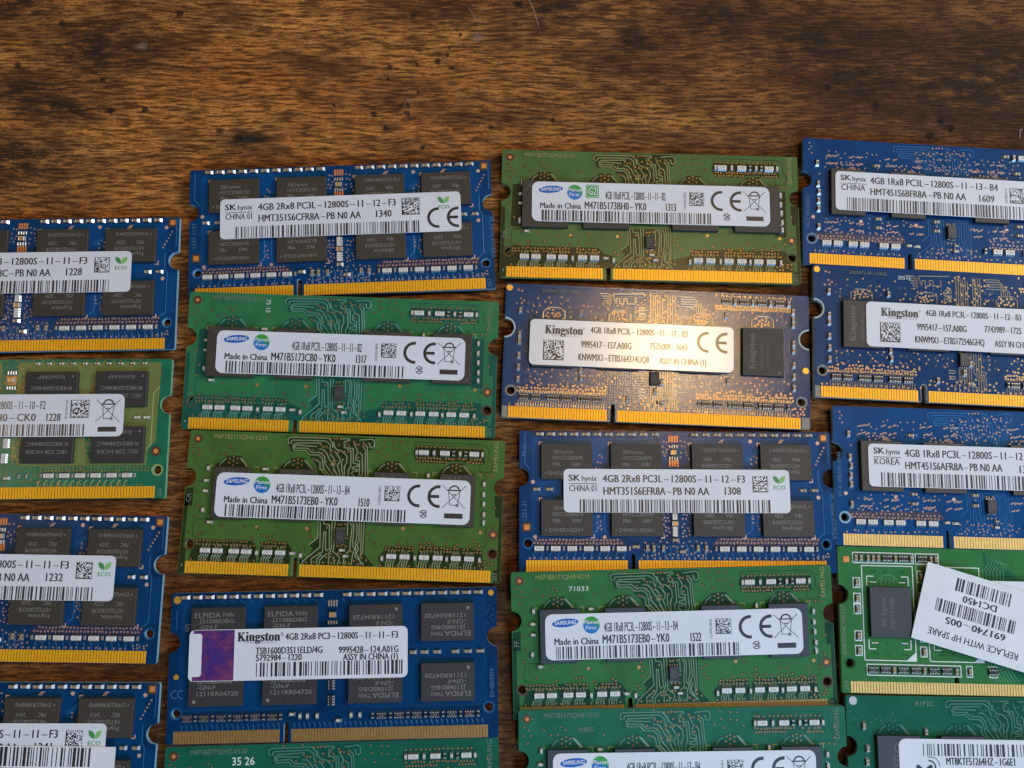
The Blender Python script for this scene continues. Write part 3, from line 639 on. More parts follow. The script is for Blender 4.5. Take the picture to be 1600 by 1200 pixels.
# ------------------------------------------------------------------ blue board with the violet foil label
elp = chip_mesh(11, 7.65, [('ELPIDA', .07, .55, .80, 1.0), ('TWN', .58, .80, .80, .82), ('J2108BDBG', .16, .80, .64, .80), ('-GN-F', .16, .50, .49, .80), ('1211RR04720', .16, .92, .33, .86)], 'chip_dark', dot=(.11, .13, .36))
def m8():
    o = module('M8', 'blue memory module whose white label has a violet foil band'); b = Board('deepblue', True)
    b.patch([(-31.6, 13.4), (-4.4, 13.4), (-4.4, -8.4), (-31.6, -8.4)], '_light'); b.patch([(3.4, 13.4), (31.6, 13.4), (31.6, -8.4), (3.4, -8.4)], '_light')
    for x, y, r in ((-32.6, 13.6, .78), (-32.2, -1.8, .55), (32.6, 13.9, .6)): b.disc(x, y, r, b.zv, 'pad_gold', 20)
    b.holes('deepblue_trace')
    for x0, x1 in ((-30.5, -10.5), (7.5, 30.5)):
        b.row(x0, x1, -8.5, .5, 'deepblue_trace', .12, .1, .05); b.row(x0, x1, -11.8, 1.0, 'deepblue_trace', .14, .2, .15)
    for k in range(60): x = -31+1.04*k; b.tr([(x, -11.2), (x+.3, -11.8), (x+.3, -12.4)], .1) if abs(x+9.5) > 1.2 else None
    for k in range(14): b.tr([(-29.5+2*k+(5 if k > 6 else 0), 13.3), (-28.7+2*k+(5 if k > 6 else 0), 12.5)], .1)
    b.tr([(-32.6, 11.5), (-32.6, 7.5)], .1); b.tr([(32.4, -1), (32.4, -6.5)], .1); b.text('60J', -29.9, None, 7.2, .9, b.zv, 'silk_dim', 0, R90); b.text('E1-SD32N', 33.0, None, -7.0, .9, b.zv, 'silk_blue', 0, R90)
    b.scatter(31.6, 7.6, 33.0, 12.0, 8, 'deepblue_trace', .2); b.arc(-32.3, -5.2, .7, .85, 60, 300, b.zv, 'silk_blue'); b.arc(-31.0, -5.2, .7, .85, 60, 300, b.zv, 'silk_blue')
    b.build('circuit_board', o); contacts(o, 'gold_shaded')
    for i, X in enumerate(CX):
        for Y in CY: chip(o, X-.1, Y-.1, elp, 0 if i < 2 else math.pi)
    for k in range(12): cap(o, -31.0+2.5*k, 14.1, 'row'); cap(o, 2.4+2.5*k, 14.1, 'row')
    for x in (16.2, 18.6, 21.2, 25.0, 27.6, 30.2): cap(o, x, 2.2, 'tan')
    for k in range(6):
        pack(o, -29.6+3.45*k, -10.0, 'dark'); pack(o, 9.9+3.6*k, -10.15, 'dark'); cap(o, -27.9+3.45*k, -9.95, 'dark', R90); cap(o, 8.1+3.6*k, -10.1, 'dark', R90)
    cap(o, 29.7, -10.1, 'dark', R90)
    for x, r in ((-8.4, 0), (-6.7, 1.57), (-5.2, 1.57), (-3.2, 1.57), (3.7, 1.57), (5.5, 1.57)): cap(o, x, -9.9 if r else -9.5, 'pale', r)
    cap(o, 1.1, -10.9, 'pale'); cap(o, -.4, 10.1, 'gold'); put('resistor_pack', LEADS, o, (-.4, 12.7, ZB)); put('resistor_pack', LEADS, o, (-.4, 12.1, ZB)); put('resistor_pack', LEADS, o, (-.4, 8.5, ZB))
    pack(o, -.5, -3.9, 'plain', R90); pack(o, -.5, -7.0, 'plain', R90)
    l = Label(); l.sheet(-29.4, -2.55, 15.3, 7.65, 1.1)
    l.rect(-28.6, -2.45, -20.2, 7.55, l.z, 'violet'); l.poly([(-29.3, -1.6), (-27.2, -1.6), (-26.8, -1.2), (-26.8, 6.5), (-27.2, 6.9), (-29.3, 6.9)], l.z+.004, 'paper'); l.poly([(-29.39, -1.3), (-28.55, -1.3), (-28.55, 6.6), (-29.39, 6.6)], l.z+.008, 'paper')
    l.t(serif('Kingston'), -19.6, -10.9, 5.25, 1.6, bold=.02); l.t('®', -10.8, -10.1, 6.2, .6); l.t('T E C H N O L O G Y', -18.2, -11.6, 4.75, .36)
    l.t('4GB 2Rx8 PC3-12800S-11-11-F3', -9.8, 13.3, 5.35, 1.15); l.t('TSB1600D3S11ELD/4G', -15.8, -2.2, 2.65, 1.15); l.t('9995428-124.A01G', 1.2, 13.4, 2.5, 1.15)
    l.t('5792984-1220', -15.7, -6.4, 1.3, 1.1); l.t('ASSY IN CHINA (1)', 2.1, 13.3, 1.1, 1.1); l.bars(-15.65, 14.3, -1.85, .95, 'm8', .2); l.build('label_sticker', o)
m8()

# ------------------------------------------------------------------ green one-row boards (four chips under the label)
ST=[[[-12.4,12.8],[-12.8,13.0],[-12.9,13.9],[-12.4,14.2],[-4.2,14.3],[-3.3,13.3],[-3.2,12.2]],[[-12.1,12.8],[-12.1,13.4],[-11.8,13.6],[-4.9,13.7],[-3.8,13.0],[-3.8,12.0],[-3.3,11.6]],[[-5.6,13.2],[-11.2,13.0],[-11.7,12.5],[-11.6,11.7],[-11.3,11.4],[-8.9,11.5],[-8.0,10.6],[-6.1,10.6],[-5.3,9.9],[-5.2,9.2],[-4.8,7.6],[-3.3,6.1]],[[-6.6,12.4],[-11.0,12.6],[-11.4,12.2],[-11.2,11.9],[-8.6,12.0],[-7.6,11.1],[-6.0,11.2],[-4.8,10.3],[-4.7,8.9],[-3.0,6.7],[-2.6,6.1]],[[-6.1,11.9],[-5.1,11.8],[-4.3,10.9],[-3.9,10.0],[-3.1,8.9],[-2.5,7.5],[-1.7,6.2]],[[-3.1,13.5],[-2.9,12.6],[-2.4,11.9],[-1.3,11.7],[-0.1,10.7],[-0.0,9.2],[-0.5,8.3],[-0.3,6.2]],[[-0.9,13.4],[-0.6,12.5],[0.7,11.8],[0.9,8.3],[0.4,7.6],[0.5,6.2]],[[0.1,12.4],[1.2,12.2],[1.4,9.1],[2.3,9.0],[2.5,8.8],[2.4,8.5],[1.4,8.3],[1.3,7.9],[2.3,7.8],[2.4,7.5],[1.4,7.3],[1.1,6.9],[1.8,6.3]],[[1.3,13.3],[2.3,11.5],[1.9,10.9],[1.9,9.8],[2.7,9.6],[2.8,6.9],[2.7,6.3]],[[2.7,11.1],[3.2,11.0],[3.5,7.0],[3.2,6.3]],[[3.4,12.6],[3.8,12.1],[4.1,6.4]],[[3.7,13.2],[4.2,12.6],[4.6,6.4]],[[2.4,14.1],[5.1,14.4],[5.6,14.1],[5.7,12.9],[5.3,12.5],[4.7,12.7],[4.7,13.4],[4.3,13.5]],[[-2.6,11.5],[-2.1,10.8],[-1.5,9.9],[-1.5,9.2],[-2.0,8.6],[-1.6,7.5],[-1.3,6.2]],[[-3.4,10.7],[-2.8,10.0],[-2.7,7.5],[-1.8,6.1]],[[-0.8,9.9],[-1.1,9.2],[-1.0,7.5],[-0.6,6.2]],[[-6.4,9.5],[-5.7,9.0],[-5.6,7.7],[-4.0,6.1]],[[-1.4,14.1],[-1.1,14.3],[0.2,14.3],[0.3,14.0],[-0.9,13.6]]]
SD=[[-13.1,14.4],[5.8,14.7],[5.8,12.3],[4.5,11.9],[4.7,6.3],[-5.5,5.9],[-6.7,8.8],[-8.9,11.2],[-12.2,11.2],[-12.4,12.4],[-13.0,12.8]]
SB=[[[-5.3,-3.1],[-5.1,-6.8],[-6.8,-8.3]],[[-4.8,-3.1],[-4.5,-8.7],[-7.9,-11.7],[-8.0,-12.4]],[[-4.2,-3.1],[-3.9,-3.9],[-2.9,-4.0],[-2.8,-4.4],[-2.5,-9.0],[-3.1,-9.4],[-3.3,-9.0],[-3.5,-5.6],[-3.9,-5.5],[-3.9,-9.7],[-6.1,-11.1],[-6.1,-12.4]],[[-2.3,-3.0],[-2.1,-9.0],[-2.5,-9.8],[-2.5,-12.3]],[[-1.7,-3.0],[-1.6,-9.0],[-1.8,-9.5],[-0.3,-10.6],[-0.3,-11.3],[-0.7,-12.3]],[[-4.4,-12.4],[-4.4,-11.4],[-3.0,-10.0]],[[-4.9,-12.4],[-5.0,-11.2],[-4.0,-10.2]],[[1.3,-3.1],[2.0,-4.2],[1.8,-7.4],[1.8,-9.2],[1.0,-9.9]],[[1.0,-3.2],[1.1,-6.2]],[[1.9,-3.0],[2.4,-4.2],[2.3,-7.2],[2.3,-8.2],[2.8,-8.8],[2.4,-10.2],[2.3,-12.2]],[[2.6,-3.0],[3.0,-4.0],[3.1,-6.8],[2.8,-7.7],[3.1,-9.2],[2.9,-10.3],[4.6,-11.8],[4.8,-12.2]],[[3.4,-3.0],[3.6,-7.2],[3.2,-8.0],[3.6,-8.8],[3.2,-9.8],[4.1,-11.3],[4.2,-12.1]],[[3.9,-3.0],[4.1,-9.1],[4.1,-10.5]],[[4.5,-3.0],[4.5,-9.8]],[[0.7,-10.6],[0.6,-12.2]],[[1.0,-11.4],[1.0,-12.2]],[[-1.5,-10.6],[-1.3,-12.3]]]
SBD=[[-5.6,-3.1],[4.9,-2.9],[4.9,-9.8],[6.8,-12.0],[6.9,-12.4],[-8.6,-12.4],[-8.7,-11.0],[-7.0,-10.8],[-5.9,-9.1],[-6.8,-8.4],[-5.2,-6.8]]
SVT=[[-3.7,14.2],[-2.9,14.2],[-2.3,14.3],[-1.6,14.3],[-5.8,12.8],[-5.2,12.4],[-4.5,12.4],[-1.9,12.9],[-7.4,11.6],[-5.4,11.0],[-4.4,11.0],[-3.5,11.5],[-3.5,10.8],[-2.6,11.4],[-1.9,11.4],[-0.6,11.5],[0.2,11.5],[-0.3,13.3],[0.2,12.8],[-0.7,12.4],[1.3,13.7],[1.7,13.2],[2.3,13.1],[3.4,13.4],[3.3,12.8],[2.8,11.3],[2.4,10.3],[-7.1,9.7],[-6.5,9.5],[-4.4,9.2],[-3.3,9.4],[-2.4,9.5],[-3.3,8.7],[-2.4,8.8],[-0.9,9.8],[-0.3,8.4]]
SVB=[[-3.3,-4.6],[1.0,-6.7],[2.1,-9.4],[-4.5,-9.9],[-3.0,-10.1],[-3.0,-10.8],[-2.1,-10.0],[-2.0,-10.7],[-5.5,-10.7],[-7.2,-11.9],[-5.5,-11.9],[-3.6,-11.9],[-1.9,-11.9],[0,-11.9],[1.8,-11.9],[3.7,-12.0],[-1.1,-11.4],[2.8,-11.4],[4.4,-9.9],[4.4,-10.7],[5.4,-11.1],[-0.7,-9.9],[-0.9,-3.9],[-0.3,-3.9],[0.6,-3.8],[-0.1,-9.9],[0.9,-8.4],[-0.8,-8.4],[0,-8.4]]
BX = (-23.9, -10.2, 9.9, 23.7)
sam = chip_mesh(8.4, 10.9, [('SEC', .12, .5, .9, .6)], 'chip', 'mark_faint', dot=(.9, .08, .22)); sam_n = chip_mesh(7.6, 10.9, [('G  UL', .2, .6, .93, .6)], 'chip', 'mark_faint')
sam_d = chip_mesh(8.2, 10.9, [('SEC', .12, .5, .9, .6)], 'chip_slate', 'mark_faint'); sam_w = chip_mesh(10.4, 10.9, [('SEC', .12, .5, .9, .6)], 'chip', 'mark_faint')
PX = (-28.4, -25.8, -22.4, -19.8, -15.4, -12.7, 10.6, 13.4, 17.5, 20.4, 24.2, 27.0)
def center_art(b, via='via', top=True, bottom=True):
    if top:
        b.patch(SD)
        for P in ST: b.tr([tuple(q) for q in P], .14)
        for x, y in SVT: b.v_(x, y, via, .22)
    if bottom:
        b.patch(SBD)
        for P in SB: b.tr([tuple(q) for q in P], .14)
        for x, y in SVB: b.v_(x, y, via, .22)
def one_row(key, label, mk, lab, chipm, gold='gold', via='via', words=(), mark=None, corner=None, silk='silk_gold', strip=False):
    o = module(key, label); b = Board(mk, False, '_light'); b.halo = mk+'_base'
    center_art(b, via)
    for x in BX: b.bga(x-.2, 8.9, '_base', via)
    b.patch([(-33.7, -14.9), (-32.5, -14.9), (-32.5, -10.4), (-32.9, -8), (-32.9, 1.5), (-33.7, 1.5)]); b.patch([(33.7, -14.9), (32.2, -14.9), (32.2, -12.4), (33.0, -12.2), (33.0, -1.4), (32.2, -1.4), (31.9, 3.2), (33.7, 3.0)])
    # dark fields round the resistor packs
    if strip: b.patch([(-32.6, -12.4), (-32.6, -9.5), (-31.0, -7.6), (-12.6, -7.7), (-11.2, -8.8), (-8.6, -9.6), (-7.2, -12.4)], '_base', ZB+.008); b.patch([(5.6, -12.4), (5.6, -9.8), (8.2, -9.4), (9.8, -7.6), (30.4, -7.5), (31.8, -10.2), (32.4, -12.4)], '_base', ZB+.008); b.patch([(-31.2, 6.8), (-28.0, 6.8), (-28.0, -3.2), (-31.6, -3.2)]); b.patch([(28.2, 6.6), (30.8, 6.6), (30.8, -4.2), (28.2, -4.2)])
    b.patch([(-31.2, -9.6), (-30.6, -8.0), (-18.6, -7.9), (-17.9, -9.0), (-17.6, -12.4), (-31.8, -12.4)])
    b.patch([(-17.0, -9.0), (-16.3, -7.9), (-11.6, -7.9), (-10.4, -9.2), (-10.6, -12.4), (-17.2, -12.4)])
    b.patch([(8.0, -10.4), (9.4, -8.2), (15.2, -8.0), (15.6, -12.4), (8.4, -12.4)]); b.patch([(16.1, -8.7), (17.2, -7.8), (29.6, -8.0), (30.2, -12.4), (16.0, -12.4)])
    for xa, xb, n in ((-31.0, -17.9, 19), (-16.6, -11.2, 8), (9.4, 15.0, 9), (16.8, 29.4, 19)):
        b.row(xa, xb, -8.15, .70, via, .21, .1, .12, .12); b.row(xa, xb, -8.85, .70, via, .21, .1, .08, .05)
    b.scatter(-30.5, -7.6, -12.0, -6.6, 8, via); b.scatter(16.2, -7.8, 29.4, -7.0, 12, via)
    b.row(-31.3, -11.0, -12.0, 1.5, via, .21, .3); b.row(8.6, 30.6, -12.0, 1.5, via, .21, .3); b.scatter(28.3, -12.0, 32.0, -10.6, 9, via)
    for x in PX:
        for k in range(4): q = x-.75+.5*k; b.tr([(q, -10.8), (q+(-.5 if x < 0 else -.35), -11.5), (q+(-.5 if x < 0 else -.35), -12.4)], .11)
        for k in range(3): b.tr([(x-.6+.6*k, -9.6), (x-.6+.6*k, -8.9)], .11)
    # the row of terminators, top right
    b.patch([(14.6, 13.1), (29.4, 12.9), (29.6, 9.9), (25.6, 9.7), (25.0, 10.2), (22.0, 10.2), (21.4, 9.7), (15.2, 9.7), (14.5, 10.4)])
    for xa, xb in ((15.0, 21.3), (25.8, 29.3)): b.row(xa, xb, 10.05, .62, via, .21)
    b.row(14.9, 29.0, 10.75, .62, via, .21, .1, .1, .15); b.row(15.0, 29.0, 13.2, .95, via, .21, .2)
    b.line([(14.4, 10.4), (14.4, 14.1), (29.2, 14.0), (30.4, 13.0), (30.4, 10.8), (31.2, 10.0), (31.2, 8.2), (28.6, 8.2), (28.4, 9.8)], .12, b.zp, mk+'_base')
    b.line([(30.4, -3.0), (30.4, -7.6), (29.6, -7.6)], .12, b.zp, mk+'_base'); b.line([(-27.4, -3.6), (-30.8, -3.7), (-31.4, -4.5), (-31.4, -7.3), (-30, -7.6)], .12, b.zp, mk+'_base')
    for x, y in ((-31.0, 13.3), (-32.6, 11.6), (-31.7, 11.0), (-32.8, 10.0), (-31.3, 9.9), (-32.0, 8.4), (-28.6, 11.0), (-27.2, 10.0), (-25.8, 10.1), (-25.0, 11.6), (-24.2, 11.0), (-16.3, 10.0), (7.8, 14.3), (9.9, 14.1), (11.4, 14.0), (7.9, 12.8), (9.9, 12.6), (11.2, 12.5), (12.6, 11.4), (6.6, 11.6), (8.6, 11.0), (-10, 14.6), (-6, 14.7), (31.4, 11.0), (31.3, 8.8), (29.0, 7.7), (30.2, 7.6), (31.2, 7.5), (32.0, 0.6), (31.6, -3.4), (-31.5, 2.0), (-30.8, -1.0), (-31.3, -3.3), (-32.2, -6.4), (-25.4, -4.9), (-20.6, -5.0), (-17.8, -5.2), (-14.0, -4.6), (-7.0, -4.0), (-6.8, -4.9), (-6.9, -5.8), (-6.8, -6.8), (-8.0, -8.8), (-7.4, -9.3), (5.5, -5.5), (6.4, -4.9), (6.1, -6.8), (6.9, -7.6), (14.5, -4.0), (17.0, -6.0), (21.9, -5.9), (23.6, -5.8), (28.0, -6.4), (30.4, -5.9), (12.0, -7.4), (14.0, -7.0)): b.v_(x, y, via, .2)
    for x, y in ((-18.0, -5.0), (-7.5, -5.0), (12.8, -4.3), (29.2, -4.6)): b.disc(x, y, .38, b.zv, via, 12)
    for x, y, r in ((-32.0, 13.2, .95), (31.9, -5.0, 1.05)): b.disc(x, y, r, b.zp+.01, 'ring', 20); b.disc(x, y, r*.42, b.zv, 'pad', 14)
    for x in BX:
        for sx in (-1, 1): b.line([(x+sx*5.2-sx*.8, 7.6), (x+sx*5.2, 7.6), (x+sx*5.2, 6.8)], .13, b.zv, 'silk_gold')
    b.holes('ring')
    b.word(words[0], -28.6, -17.3, 13.4, .95, silk); b.text('SAMSUNG', 32.4, None, 8.4, .95, b.zv, silk, 0, R90); b.text('203', 33.0, None, -14.7, .9, b.zv, 'silk_dim', 0, R90); b.word('1', -33.2, -32.9, -13.6, .6)
    if mark: b.patch([(-33.6, 2.6), (-32.0, 2.9), (-32.0, -1.0), (-33.6, -1.0)]); b.text(mark, -32.4, None, -.2, 1.0, b.zv, 'silk_dim', 0, R90)
    for q in words[1:]: b.text(*q[:5], b.zv, *q[5:])
    b.build('circuit_board', o); contacts(o, gold)
    for i, x in enumerate(BX): chip(o, x+(.3 if i == 3 else 0), 1.95, chipm[i % len(chipm)])
    for i, x in enumerate(PX): pack(o, x, -10.15)
    for x in (-17.6, -10.2, -8.4, 8.7, 15.6, 22.3, 29.2): cap(o, x, -10.3 if abs(x) > 11 else (-10.6 if x != -10.2 else -10.2), 'pale' if x > -10 else 'pale', R90 if x not in (-10.2,) else 0)
    for x in (16.4, 20.9, 27.2): pack(o, x, 11.9)
    for x, q in ((14.9, 'pale'), (18.6, 'pale'), (22.8, 'dark'), (24.2, 'pale'), (25.4, 'dark'), (29.0, 'pale')): cap(o, x, 11.9, q, R90)
    for x, y, r in ((29.6, 5.6, 1.57), (29.6, 3.4, 1.57), (29.7, 1.4, 1.57), (29.8, -.8, 1.57), (29.8, -2.6, 1.57), (-29.2, 7.0, 1.57), (-29.4, 4.4, 0), (-29.4, 2.2, 0), (-29.6, -1.8, 1.57), (-28.0, -4.3, 0), (17.6, 7.0, 1.57), (-17.2, 7.2, 0)): cap(o, x, y, 'pale', r)
    put('serial_memory_chip', ICM, o, (-.3, -6.3, ZB)); cap(o, .1, -9.2, 'pale'); cap(o, .9, -10.4, 'pale'); lab(o); return o
def sam_label(part, date, speed, sx, x1, y=0.0, code='S0B700031', green=False):
    def f(o):
        l = Label(); l.sheet(-26.9, -2.75+y, 26.8, 6.55+y, 1.5)
        l.ellipse_logo(-22.7, 4.75+y, 'SAMSUNG'); l.globe(-17.3, 4.2+y, 1.75)
        if green:
            l.rect(-14.8, 3.0+y, -11.9, 6.0+y, l.z, 'logo_green'); l.line([(-14.55, 3.25+y), (-12.15, 3.25+y), (-12.15, 5.75+y), (-14.55, 5.75+y), (-14.55, 3.25+y)], .12, l.z+.003, 'paper'); l.t('G2', -14.25, -12.45, 3.75+y, 1.5, 'paper', .02)
        l.t(speed, sx, x1, 2.8+y, 1.6, bold=0); l.t('Made in China', -25.0, -15.9, .35+y, 1.15, bold=.012); l.t(part, -15.0, -1.2, .4+y, 1.5); l.t(date, 3.3, 5.5, .4+y, 1.5)
        l.vtext(code, 7.3, .9+y, 4.8+y, .55); l.matrix(8.6, 1.7+y, 11.9, 4.9+y, date, 18); l.ce(13.4, .6+y, 5.4+y, dx=4.3); l.bin(20.7, .5+y, 25.9, 5.5+y)
        l.recycle(17.0, -.75+y); l.rect(21.4, -1.5+y, 25.3, -.45+y, l.z, 'ink'); l.bars(-24.7, 13.6, -2.6+y, -.05+y, part+date, .18); l.build('label_sticker', o)
    return f
one_row('M6', 'teal green memory module lapping over the top blue module of the second column', 'teal', sam_label('M471B5173CB0-YK0', '1317', '4GB 1Rx8 PC3L-12800S-11-11-B2', -10.7, 4.4), [sam_w, sam], via='via_gold', silk='silk_dim', strip=True, words=['M471B5773DH2-V110', ('75 15', -17.0, None, 13.8, .9, 'silk', 0, -R90)])
one_row('M7', 'olive green memory module in the second column, CR printed at its left', 'olive', sam_label('M471B5173EB0-YK0', '1510', '4GB 1Rx8 PC3L-12800S-11-13-B4', -14.3, 1.2, -.35), [sam_n], via='via', mark='CR', words=['M471B5173QH4-V210'])
mask('moss', (.032, .034, .012), (.075, .135, .042), (.26, .26, .10), (.20, .24, .10))
for k_ in MT:
    if k_ not in MIDX: MIDX[k_] = len(MIDX)
one_row('M10', 'olive green memory module heading the third column, square green mark on label dated 1313', 'moss', sam_label('M471B5173BH0-YK0', '1313', '4GB 1Rx8 PC3L-12800S-11-11-B2', -10.4, 3.2, .55, green=True), [sam_w], via='via_gold', strip=True, words=['M471B5773DH2-V110', ('DR', -32.3, None, -5.9, 1.0, 'silk_dim', 0, R90)])
one_row('M13', 'green memory module in the third column with FF printed at its left', 'emerald', sam_label('M471B5173EB0-YK0', '1522', '4GB 1Rx8 PC3L-12800S-11-13-B4', -14.7, .7, -.1), [sam_d], gold='gold_shaded', mark='FF', words=['M471B5173QH4-V210', ('71033', -21.7, -17.6, 10.9, .95, 'silk', 0)])
one_row('M14', 'dull green memory module cut off by the bottom edge in the third column', 'forest', sam_label('M471B5173EB0-YK0', '1522', '4GB 1Rx8 PC3L-12800S-11-13-B4', -11.9, 3.0, .2, code='UHRXA9'), [sam_d], gold='gold_shaded', silk='silk_dim', words=['M471B5173QH4-V210', ('M0805G', -21.6, -18.4, 10.6, .9, 'silk_dim', 0)])
one_row('M9', 'teal green memory module below the violet foil one, 35 26 printed on its board', 'pine', sam_label('M471B5173CB0-YK0', '1326', '4GB 1Rx8 PC3L-12800S-11-11-B2', -10.7, 4.4), [sam_d], gold='gold_shaded', silk='silk_dim', strip=True, words=['M471B5773DH2-V110', ('35 26', -20.2, -15.7, 11.2, 1.5, 'silk', .01)])

# ------------------------------------------------------------------ blue one-row boards, fourth column
hyc = chip_mesh(7.8, 10.8, [], 'chip')
hyw = chip_mesh(9.0, 10.8, [], 'chip')
HX = (-23.8, -10.1, 9.0, 22.8)
def blue_one_row(key, label, mk, texts, lx, code, side, place):
    o = module(key, label); b = Board(mk, False, '_light')
    for P in ST: b.tr([tuple(q) for q in P], .13)
    for x, y in SVT: b.v_(x, y, 'via_pink', .2)
    for P in SB: b.tr([tuple(q) for q in P], .12)
    for x, y in SVB: b.v_(x, y, 'via_pink', .2)
    b.scatter(-8, 7.6, 6, 13.2, 54, 'via_pink', .2, .6); b.scatter(-29, 8.0, -12, 12.2, 30, 'via_pink', .18, .8); b.scatter(7, 8.0, 28, 12.4, 34, 'via_pink', .18, .8); b.scatter(-29, -7.2, -9, -3.6, 30, 'via_pink', .18, .8); b.scatter(7, -7.2, 29, -3.6, 30, 'via_pink', .18, .8)
    for x in HX:
        for dx in (-4.2, -3.4, -2.5, 1.0, 2.6, 3.3):
            for y in (10.9, 9.2, -5.0, -6.6):
                if b.r.random() < .9:
                    q = b.r.uniform(-.15, .15); b.line([(x+dx-.3, y-.1+q), (x+dx+.3, y+.12+q)], .10, b.zt, 'via_pink', .02); b.v_(x+dx-.3, y-.1+q, 'via_pink', .2); b.v_(x+dx+.38, y+.12+q, 'via_pink', .2)
        b.scatter(x-2.6, 7.7, x+2.0, 9.6, 10, 'via_pink', .22, .6)
        for q in (0, .4, .8): b.line([(x+.8+q, 8.4+q*.2), (x+1.8+q, 7.5+q*.2)], .11, b.zt, 'via_pink')
    b.patch([(-31.0, -7.6), (-11.0, -7.4), (-10.2, -9.0), (-31.0, -9.0)], 'ring_purple')
    for xa, xb in ((-30.3, -11.2), (8.8, 30)): b.row(xa, xb, -8.2, .9, 'via_pink', .22, .15, .2, .1); b.row(xa, xb, -8.9, .72, 'via_pink', .22); b.row(xa, xb, -7.2, 1.3, 'via_pink', .22, .3, .3); b.row(xa-1, xb, -11.8, 1.3, 'via_pink', .22, .3, .25)
    b.scatter(-7.4, -12.0, 6.5, -9.2, 22, 'via_pink', .2, .8)
    for x, y in ((-32.3, 13.8), (-31.9, 13.0), (-32.3, 12.3), (-31.8, 11.4), (-30.0, 6.5)): b.v_(x, y, 'via_pink', .2)
    for x, y in ((-31.5, -3.9), (-20.6, -4.4), (-8.0, -4.6), (12.8, -4.6)): b.disc(x, y, .42, b.zv, 'via_pink', 12)
    for x in PX:
        for k in range(3): q = x-.6+.6*k; b.tr([(q, -10.6), (q-.5, -11.3), (q-.5, -12.3)], .11)
    b.arc(-31.8, -9.0, .92, 1.3, 0, 360, b.zp+.01, b.k('_edge'), 18); b.arc(31.9, -9.0, .92, 1.3, 0, 360, b.zp+.01, b.k('_edge'), 18)
    b.text(side, -32.3, None, -4.6 if key == 'M17' else -6.6, .85, b.zv, 'silk_blue', 0, R90)
    b.build('circuit_board', o); contacts(o, 'gold' if key == 'M15' else 'gold_window_lit')
    for x in HX: chip(o, x, 2.1, hyc if key == 'M15' else hyw)
    for i, x in enumerate(PX[:6]): pack(o, x-.15, -9.85, 'white2' if i % 2 else 'white')
    for i, x in enumerate(PX[6:]): pack(o, x-.2, -9.85, 'white')
    for x, y in ((-30.6, 9.0), (-30.4, 4.0), (-30.2, 2.1), (-30.3, 0), (-30.3, -1.9), (-30.3, -6.1), (-16.9, 9.0), (-16.7, -3.7), (-16.7, -5.8), (-3.4, -3.6), (-3.4, -5.8), (15.6, 9.0), (15.6, -3.7), (15.6, -5.8)): cap(o, x, y, 'tan', R90 if x < -29 else 0)
    cap(o, -9.8, -9.6, 'pale'); cap(o, -7.9, -9.7, 'pale'); cap(o, .9, -10.3, 'pale'); cap(o, 1.0, -9.0, 'small'); cap(o, 7.6, -9.8, 'dark', R90)
    pack(o, 17.0, 12.9, 'white'); cap(o, 13.2, 13.0, 'tan'); cap(o, 15.0, 12.9, 'tan', R90)
    put('serial_memory_chip', ICM, o, (-.1, -5.9, ZB))
    l = Label(); l.sheet(-26.8, -2.3, 24.8, 6.9, 1.0); l.t('SK', -25.6, -23.3, 4.8, 1.15, bold=.02); l.t('hynix', -22.9, -19.8, 4.75, .98, bold=0); l.rect(-25.7, 4.0, -19.7, 4.14, l.z, 'ink')
    l.t(place, -25.5, -20.0, 2.5, 1.2, 'ink', 0); l.t(texts[0], -18.8, 10.4, 4.3, 1.4); l.t(texts[1], -18.8, lx, 1.65, 1.4); l.t(texts[2], 6.1, 9.5, 1.5, 1.4)
    l.bars(-24.2, 20.0, -2.2, .75, texts[1]); l.vtext(code, 12.0, 1.5, 5.1, .55); l.matrix(13.1, 1.5, 16.9, 5.2, code); l.eco(20.5, 5.2); l.build('label_sticker', o)
blue_one_row('M15', 'blue memory module heading the right-hand column, label dated 1609', 'bluehx', ('4GB 1Rx8 PC3L-12800S-11-13-B4', 'HMT451S6BFR8A-PB N0 AA', '1609'), 3.0, '2633BE58', 'NCZ SK4503O', 'CHINA')
blue_one_row('M17', 'blue memory module in the right-hand column with KOREA on its label', 'blue', ('4GB 1Rx8 PC3L-12800S-11-12-B4', 'HMT451S6AFR8A-PB N0 AA', '1352'), 2.3, '2512AC31', '6Y-0 4EBA91-1P40', 'KOREA')
def kchip():
    b = MB(); b.box(-4.55, -5.3, 4.55, 5.3, .12, 1.0, 'chip', inset=.07); b.box(-4.1, -4.9, 4.1, 4.9, 0, .12, 'hole')
    b.text(serif('Kingston'), -1.9, 6.2, -4.0, 1.25, 1.006, 'mark_faint' if False else 'mark_mid', .01, R90); b.text('D2568HC2DB-U', 0.0, 5.6, -3.9, .6, 1.006, 'mark_mid', 0, R90); b.text('1731  P7N0U C', 1.4, 7.0, -3.9, .6, 1.006, 'mark_mid', 0, R90); b.disc(3.6, -4.6, .35, 1.006, 'mark_mid', 10)
    return b.mesh('memory_chip')
MT['mark_mid'] = mat('worn_laser_marking', (.12, .11, .095), .55); MIDX['mark_mid'] = len(MIDX); KCH = kchip()
